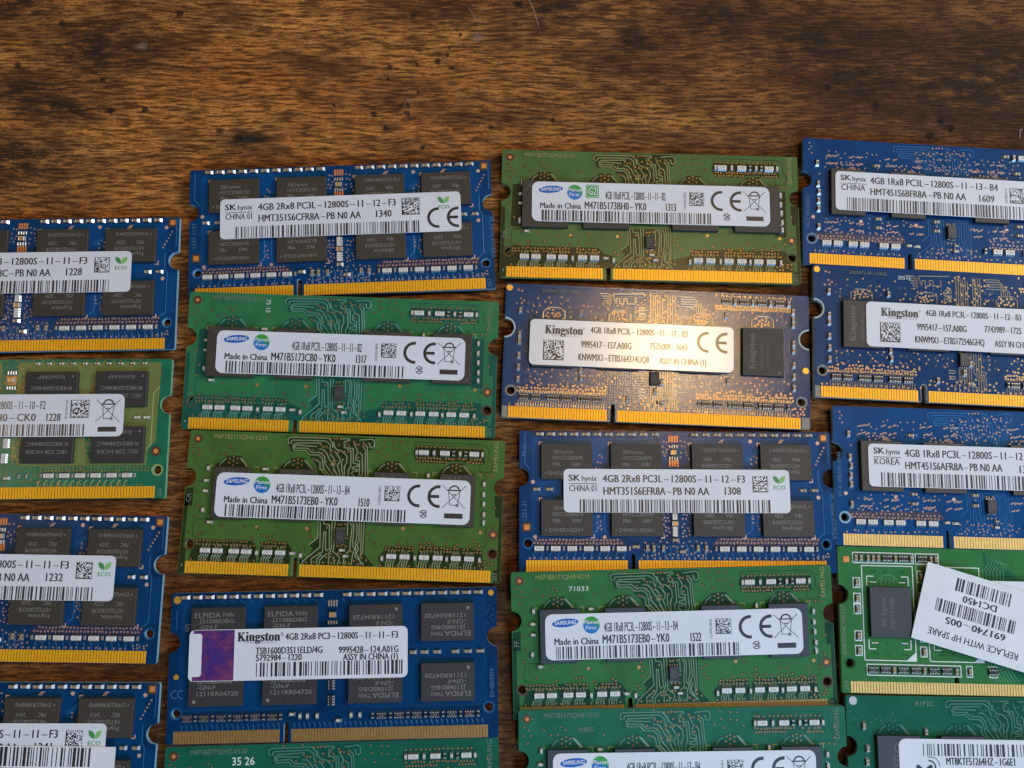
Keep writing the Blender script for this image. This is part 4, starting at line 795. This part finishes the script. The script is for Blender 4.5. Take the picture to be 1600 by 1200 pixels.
def king(key, label, ser, code, x0, glossy):
    o = module(key, label); NV = 'navy' if key == 'M11' else 'navyblue'; b = Board(NV, False, '_light')
    b.patch([(-33.6, -12.4), (-33.6, -14.8), (-32.5, -14.8), (-32.5, -12.4)], 'fibre'); b.patch([(33.6, -12.4), (33.6, -14.8), (31.9, -14.8), (31.9, -12.4)], 'fibre'); b.line([(-33.5, -14.93), (-10.2, -14.93)], .12, b.zp, 'fibre'); b.line([(-8.9, -14.93), (33.5, -14.93)], .12, b.zp, 'fibre')
    b.line([(-10.15, -14.7), (-10.15, -11.9), (-9.9, -11.2), (-9.5, -10.95), (-9.1, -11.2), (-8.85, -11.9), (-8.85, -14.7)], .16, b.zp, 'fibre')
    for s in (-1, 1):
        b.arc(s*33.7, 5, 2.0, 2.35, 90 if s > 0 else -90, 270 if s > 0 else 90, b.zp, NV+'_edge', 16); b.line([(s*33.45, -12.4), (s*33.45, 2.6)], .3, b.zp, NV+'_base')
    b.holes('fibre')
    for x, y in ((-33.0, 14.0), (32.9, -2.0)): b.disc(x, y, .7, b.zv, 'pad_gold', 18)
    G = 'via_brass'
    b.scatter(-29, 7.4, 29, 12.4, 90, G, .2, .8); b.scatter(-29, -7.4, 29, -4.0, 80, G, .2, .8)
    # vertical trace bundle down the middle
    for k in range(6): x = -1.6+.52*k; b.tr([(x, 14.0-.2*k), (x, -3.0)], .16); b.tr([(x+.2, -3.0), (x+.2, -9.6-.2*k), (x-1.0+.5*k, -11.2), (x-1.0+.5*k, -12.3)], .16)
    for k in range(4): x = 2.2+.55*k; b.tr([(x, 13.8), (x, 7.0)], .16); b.tr([(x-.4, -3.3), (x-.4, -8.0), (x+.6, -9.0), (x+.6, -12.0)], .16)
    b.tr([(-9.6, 11.8), (-10.0, 13.6), (-3.0, 13.9)], .16); b.tr([(-9.4, 11.3), (-9.2, 12.6), (-8.5, 12.6), (-8.5, 11.4), (-7.6, 11.4), (-7.6, 12.7), (-6.8, 12.7), (-6.8, 11.5), (-5.0, 11.5), (-5.0, 13.0)], .16)
    for y0 in (10.6, 9.2): b.tr([(-4.2, y0), (-2.8, y0), (-2.6, y0-.3), (-2.8, y0-.6), (-4.2, y0-.6), (-4.4, y0-.9), (-4.2, y0-1.2), (-2.6, y0-1.2)], .16)
    for y0 in (-7.6, -8.9): b.tr([(-3.9, y0), (-2.6, y0), (-2.4, y0-.3), (-2.6, y0-.6), (-3.9, y0-.6)], .16); b.tr([(3.0, y0), (4.4, y0), (4.6, y0-.3), (4.4, y0-.6), (3.0, y0-.6)], .16)
    b.scatter(-5, 7.5, 5.5, 13.9, 34, G, .24, .7)
    for k in range(5):
        y = 13.6-.55*k; b.tr([(5.2, y), (8.0+.5*k, y), (8.6+.5*k, y-.6), (8.6+.5*k, 9.9-.2*k)], .14)
        b.tr([(-13.0+.4*k, 13.6-.55*k), (-11.0, 13.6-.55*k), (-10.2, 12.9-.55*k)], .14)
    for xa, xb in ((-30.0, -11.0), (9.2, 30.0)):
        x = xa
        while x < xb: b.tr([(x, -10.95), (x-.25, -11.5), (x-.25, -12.4)], .12); b.tr([(x, -9.5), (x, -9.0)], .12); x += .55
    x = 14.0
    while x < 30: b.tr([(x, 12.3), (x, 11.2)], .12); b.tr([(x, 13.6), (x+.3, 14.3)], .12); x += .6
    for X in (-23.2, -8.6, 9.6, 23.2):
        for dx in (-5.6, -4.6, -3.0, 1.9, 3.6, 4.6):
            for y in (10.6, 8.9, -5.0, -6.7):
                if b.r.random() < .85: b.v_(X+dx, y+b.r.uniform(-.1, .1), 'navy_dome', .30, False); b.v_(X+dx, y, 'navy_hole', .13, False) if False else None
        b.scatter(X-1.6, 7.6, X+1.8, 9.6, 12, G, .24, .6)
        b.tr([(X-2.2, 7.4), (X-2.2, 8.8), (X-1.0, 9.9), (X+1.6, 9.9), (X+2.6, 9.0), (X+2.6, 7.4)], .14)
    for xa, xb in ((-30.4, -10.6), (8.8, 30.2)):
        b.row(xa, xb, -8.3, .62, G, .25, .12, .2, .1); b.row(xa, xb, -8.95, .62, G, .25, .1, .1); b.row(xa+2, xb, -7.5, 1.1, G, .25, .4, .3); b.row(xa-1.6, xb+1, -12.0, 1.2, G, .24, .3, .15)
    b.scatter(-8.2, -12.0, 7.6, -9.4, 30, G, .25, .8); b.row(13.2, 30.4, 11.2, .6, G, .25, .05, .05); b.row(12.9, 30, 11.85, .6, G, .25, .05, .05); b.row(13, 30, 14.3, 1.3, G, .24, .3); b.scatter(29.0, -12.0, 32.6, -10.4, 10, G, .24)
    b.rect(-26.1, 12.9, -16.8, 14.3, b.zp, NV+'_base'); b.text('2025417-0F1.C00G' if key == 'M11' else '2025472-0F1.C00G', -25.7, -17.2, 13.3, .75, b.zv, 'silk_dim')
    if key == 'M16': b.text('30512', -14.7, -11.8, 12.6, .85, b.zv, 'silk')
    for x, y in ((-31.0, 13.6), (-30.2, 13.4), (-30.4, 11.6), (-29.7, 11.2), (-31.3, 10.5), (-30.2, 10.6)): b.v_(x, y, G, .22)
    b.build('circuit_board', o); contacts(o)
    if key == 'M11': X4 = (-23.2, -8.6, 9.6, 23.2)
    else: X4 = (-23.0, -8.6, 9.6, 23.2)
    for X in X4: chip(o, X, 1.65, KCH)
    for k in range(2):
        for j in range(3): pack(o, -29.0+2.6*k+6.7*j, -10.3, 'plain'); pack(o, 10.8+2.6*k+6.7*j, -10.3, 'plain')
    for x in (-23.7, -17.0, 9.2, 15.9, 22.6, 28.9): cap(o, x, -10.3, 'dark', R90)
    for k in range(4): pack(o, 15.2+4.0*k, 12.9, 'plain'); cap(o, 17.2+4.0*k, 12.9, 'tan', R90)
    for y in (9.0, 3.6, 2.0, -1.2, -3.8, -6.4): cap(o, -30.4, y, 'tan', R90); cap(o, 30.2, y+.4, 'tan', R90)
    for x, y in ((-17.0, 9.0), (-16.6, -5.6), (15.2, 9.6), (15.6, -5.2), (-16.8, -3.9), (30.2, 11.2), (30.2, 8.2)): cap(o, x, y, 'tan', R90)
    put('serial_memory_chip', ICM, o, (-.6, -5.2, ZB)); cap(o, -.4, -8.0, 'tan', R90); cap(o, 1.0, -6.0, 'tan', R90); cap(o, .8, -10.4, 'tan'); cap(o, -6.4, -10.0, 'tan', R90)
    l = Label(); dx = x0+28.2; l.sheet(x0, -3.3, x0+44.8, 6.85, 1.1, 'paper_gloss' if glossy else 'paper'); X = lambda v: v+dx
    l.t(serif('Kingston'), X(-24.9), X(-16.6), 3.75, 1.65, bold=.025); l.t('®', X(-16.6), X(-16.1), 4.9, .45); l.t('T E C H N O L O G Y', X(-23.4), X(-16.8), 3.15, .36)
    l.t('4GB 1Rx8 PC3L-12800S-11-12-B3', X(-14.9), X(6.5), 4.25, 1.2); l.matrix(X(-25.2), -2.15, X(-20.6), 2.35, code, 18); l.t('9995417-157.A00G', X(-16.9), X(-5.9), .95, 1.3)
    l.t(ser, X(-1.8), X(6.4), 1.2, 1.25); l.t(code, X(-17.4), X(-2.0), -1.9, 1.3); l.t('ASSY IN CHINA (1)', X(.3), X(10.6), -1.95, 1.2); l.ce(X(8.5), .9, 5.6, dx=4.1)
    l.build('label_sticker', o)
MT['navy_dome'] = mat('mask_covered_via', (.11, .13, .16), .22, metal=.3); MT['navy_hole'] = MT['hole']
for k_ in MT:
    if k_ not in MIDX: MIDX[k_] = len(MIDX)
king('M11', 'navy blue memory module with a bright lamp glare across its white label', '7525009-1643', 'KNWMX1-ETBS164314UQ8', -28.2, True)
def m16():
    king('M16', 'navy blue memory module, second in the right-hand column, bare black chip left of its label', '7743989-1725', 'KNWMX1-ETBS172546GHQ', -22.5, False)
m16()

# ------------------------------------------------------------------ green board with white outlines and a tilted sticker
def m18():
    o = module('M18', 'green memory module with white printed outlines and a tilted spare part sticker'); b = Board('leafy', False, '_light'); W = 'silk'; z = b.zv
    b.patch([(-9.0, 14.0), (-7.6, 14.6), (-2.4, 14.6), (-2.4, 12.0), (-3.6, 7.0), (-3.6, -8.2), (-2.4, -9.5), (2.4, -12.3), (9.0, -12.3), (6.6, -6.0), (6.6, 8.0), (10, 14.6), (2, 14.6)][2:11], '_base')
    for k in range(7): b.tr([(-2.0+.6*k, 14.0-.3*k), (-1.4+.7*k, 12.0), (-2.8+.75*k, 10.6), (-2.8+.75*k, -9.0), (-1.0+.75*k, -12.2)], .13)
    def frame(x0, y0, x1, y1, wd=.2):
        b.line([(x0, y0), (x1, y0), (x1, y1), (x0, y1), (x0, y0)], wd, z, W)
    for x0, x1 in ((-28.8, -17.9), (-15.0, -3.6), (6.8, 17.8), (20.6, 31.0)):
        frame(x0, -8.3, x1, 11.1)
        for sx, xx in ((1, x0+1.0), (-1, x1-1.0)):
            for yy, sy in ((8.9, -1), (-6.0, 1)): b.line([(xx, yy), (xx, yy+sy*1.9)], .2, z, W); b.line([(xx, yy), (xx+sx*1.5, yy)], .2, z, W); b.line([(xx+sx*.6, yy+sy*1.2), (xx+sx*2.0, yy+sy*1.2)], .18, z+.004, W)
        b.poly([(x1-.1, -8.2), (x1-2.0, -8.2), (x1-.1, -6.6)], z, W)
        for yy in (9.9, 7.9, -5.0, -7.0):
            for q in (2.3, 2.9, 5.0, 8.2, 8.9): b.v_(x0+q, yy, 'navy_dome2', .26, False)
        xm = (x0+x1)/2; b.tr([(xm-2.6, 7.0), (xm-1.8, 8.5), (xm-.8, 9.2), (xm+.8, 9.2), (xm+1.8, 8.5), (xm+2.6, 7.0)], .13)
        for q in range(4): b.tr([(xm-1.6+q*1.0, 7.0), (xm-1.2+q*.8, 8.6)], .12)
    b.line([(-17.1, 11.5), (-17.1, 3.8)], .2, z, 'silk_gold'); b.line([(-15.5, 11.5), (-15.5, 9.0)], .2, z, 'silk_gold'); b.line([(-17.1, 11.5), (-15.3, 11.5)], .2, z+.004, 'silk_gold')
    for y in (9.0, 4.5): frame(-16.9, y-1.2, -15.5, y+1.2, .18)
    for xa, xb in ((-30.6, -17.6), (-17.1, -12.2), (14.0, 27.0)): frame(xa, 11.65, xb, 13.8)
    for xa, xb in ((-28.4, -8.6), (-7.4, -6.2), (-2.6, -1.0), (9.0, 29.0)): frame(xa, -11.3, xb, -9.1)
    for y in (7.5, 4.3, 2.1, -3.4, -6.4): frame(-30.7, y-1.0, -29.3, y+1.0); frame(-16.9, y-1.0, -15.6, y+1.0) if y < 0 else None
    b.rect(-32.6, 11.7, -31.4, 12.9, z, 'pad'); b.holes('leafy_base'); b.text('A0A3384E20B317', -32.6, None, -7.4, .95, z, 'silk_dim', 0, R90); b.text('204', -32.4, None, -14.4, .9, z, 'silk_dim', 0, R90)
    b.row(-31.4, 30, -12.0, 1.4, 'leafy_trace', .2, .4, .2); b.row(-28, -9, -8.7, .75, 'leafy_trace', .16, .2, .1); b.scatter(-32.6, -12.0, -28.8, -9.6, 10, 'leafy_trace', .16)
    b.build('circuit_board', o)
    for x0, n in ((-31.9, 67), (8.75, 38)):
        c = MB(); zz = ZB+.016
        for k in range(n):
            x = x0+.6*k; i = len(c.v); c.v += [(x, -14.9, zz), (x+.45, -14.9, zz), (x+.6, -14.9, zz), (x, -12.6, zz), (x+.45, -12.6, zz), (x+.6, -12.6, zz)]
            c.f += [(i, i+1, i+4, i+3), (i+1, i+2, i+5, i+4)][:2 if k < n-1 else 1]; c.m += ['gold_window_lit', 'gap'][:2 if k < n-1 else 1]
        c.build('edge_connector', o)
    mc = chip_mesh(8.7, 10.3, [], 'chip_slate', t=1.0)
    b2 = MB(); b2.box(-4.35, -5.15, 4.35, 5.15, .12, 1.0, 'chip_slate', inset=.07); b2.box(-3.9, -4.8, 3.9, 4.8, 0, .12, 'hole'); b2.text('SK hynix', -1.0, 5.0, -3.0, 1.0, 1.006, 'mark_faint', 0, R90); b2.text('2NE77 D9QBJ', .6, 6.8, -3.4, .7, 1.006, 'mark_faint', 0, R90); mc = b2.mesh('memory_chip')
    for x in (-23.3, -9.3, 12.3, 25.8): chip(o, x, 1.65, mc)
    for x, k in ((-30.0, 0), (-28.9, 0), (-27.4, 0), (-26.3, 0), (-25.2, 0), (-21.5, 0), (-18.1, 0), (-13.9, 0), (-12.8, 0)): cap(o, x, 12.7, 'tan', R90)
    for x in (-23.3, -19.8, -15.8): pack(o, x, 12.7, 'plain')
    for x in (-27.2, -24.6, -20.9, -18.2, -14.4, -11.7): pack(o, x, -10.2, 'dark')
    for x in (-22.8, -16.4, -9.6, -6.8): cap(o, x, -10.2, 'tan', R90)
    pack(o, -1.8, -10.2, 'plain')
    for y in (7.5, 4.3, 2.1, -3.4, -6.4): cap(o, -30.0, y, 'tan', R90)
    cap(o, -16.2, -6.4, 'tan', R90); cap(o, -16.2, 9.0, 'tan', R90); cap(o, -16.2, 4.5, 'tan', R90)
    for k in range(3): pack(o, 12+4*k, 12.7, 'plain'); pack(o, 11+4*k, -10.2, 'dark')
    l = Label(); l.sheet(-8.0, -4.2, 27.0, 8.6, .3); l.t('AUG 2014', 5.2, 9.0, 7.2, .5); l.build('label_sticker', o)
    # the tilted sticker, read from the other side of the table
    t = Label(); t.sheet(-15.3, -8.1, 15.3, 8.1, .05, 'paper_matte', 0.0, .12)
    t.t('REPLACE WITH HP SPARE', -7.1, 12.2, 4.85, 1.2, 'ink', 0)
    t.t('691740-005', -3.75, 9.1, 1.85, 1.2, 'ink', .02); t.bars(-5.3, 12.1, -1.5, 1.2, 'hp', .18); t.t('DC1450', -.8, 6.5, -3.4, 1.2, 'ink', .02); t.bars(-3.3, 8.8, -6.7, -4.0, 'dc', .18)
    ang = math.radians(180-15.6)
    t.build('tilted_sticker', o, (-2.55, .35, ZL+.20), ang)
MT['navy_dome2'] = mat('mask_covered_green_via', (.02, .10, .035), .2); MIDX['navy_dome2'] = len(MIDX)
m18()
def m19():
    o = module('M19', 'dark green memory module in the bottom right corner, 81P2C printed on its board'); b = Board('pine', False, '_light')
    center_art(b, 'pine_trace')
    for x in (-24.2, -10.2, 9.9, 23.7): b.bga(x, 8.9, '_base', 'pine_trace')
    b.disc(-32.3, 14.0, .85, b.zv, 'tin', 18); b.word('81P2C', -19.3, -15.3, 13.1, .95, 'silk_dim')
    b.scatter(-28.6, 9.4, -22.6, 12.0, 10, 'pine_trace'); b.scatter(-33, 8, -30, 12, 7, 'pine_trace'); b.holes('ring'); b.build('circuit_board', o); contacts(o, 'gold_window_lit')
    b2 = MB(); b2.box(-4.5, -5.4, 4.5, 5.4, .12, 1.0, 'chip_slate', inset=.07); b2.box(-4, -5, 4, 5, 0, .12, 'hole'); b2.arc(-.2, 3.0, .7, .9, 0, 300, 1.006, 'mark_faint', 14); b2.line([(-.6, 4.3), (1.6, 2.0)], .18, 1.008, 'mark_faint'); b2.text('41TR77', -.2, 4.6, -3.0, 1.0, 1.006, 'mark_faint', 0, R90); mc = b2.mesh('memory_chip')
    for x in (-23.5, -10.2, 9.9, 23.5): chip(o, x, 2.0, mc)
    for x, y in ((-30.3, 9.0), (-29.7, 4.6), (-29.9, 2.0), (-17.4, 8.0), (-29.8, -1.0)): cap(o, x, y, 'tan', R90)
    for x in PX: pack(o, x, -10.1, 'plain')
    put('serial_memory_chip', ICM, o, (-.3, -6.3, ZB))
    l = Label(); l.sheet(-23.7, -3.6, 27.0, 6.9, 1.4); l.bars(-18.7, 14.5, 3.6, 6.0, 'mt', .2); l.t('MT8KTF51264HZ-1G6E1', -14.0, .2, 1.95, 1.25); l.t('4GB 1Rx8 PC3L-12800S-11-13-B4', -14.0, 8.0, -.1, 1.25)
    l.arc(-17.6, 1.4, 1.15, 1.45, -30, 95, l.z, 'ink', 10); l.arc(-17.2, 1.6, 1.7, 1.9, 0, 110, l.z, 'ink_grey', 10); l.t('M', -20.2, -17.0, -.6, 2.2, 'ink', .05); l.build('label_sticker', o)
m19()

# ------------------------------------------------------------------ lint on the table
def fibre(P, rad, label):
    cu = bpy.data.curves.new('f', 'CURVE'); cu.dimensions = '3D'; cu.bevel_depth = rad*MM; cu.bevel_resolution = 1
    s = cu.splines.new('POLY'); s.points.add(len(P)-1)
    for q, p in zip(s.points, P): q.co = (p[0]*MM, p[1]*MM, (rad+.03+p[2])*MM, 1)
    o = bpy.data.objects.new('t', cu); me = bpy.data.meshes.new_from_object(o); me.materials.clear(); me.materials.append(MT['dust'])
    f = bpy.data.objects.new('lint_fibre', me); col.objects.link(f); f['label'] = label; f['category'] = 'lint'; f['group'] = 'bits of lint on the wood'
fibre([(4.1, 92.3, 0), (5.0, 90.2, .1), (5.7, 88.0, .1), (6.4, 85.6, 0)], .045, 'long pale hair on bare wood near the top edge')
fibre([(119.7, 60.6, .2), (119.3, 60.3, .2), (119.1, 59.4, .1), (119.1, 58.4, 0)], .07, 'short hooked white fibre on the wood at the right edge')
fibre([(-10.3, 90.4, 0), (-9.3, 88.8, 0), (-8.2, 86.9, 0)], .025, 'thin faint hair on bare wood left of the long pale one')
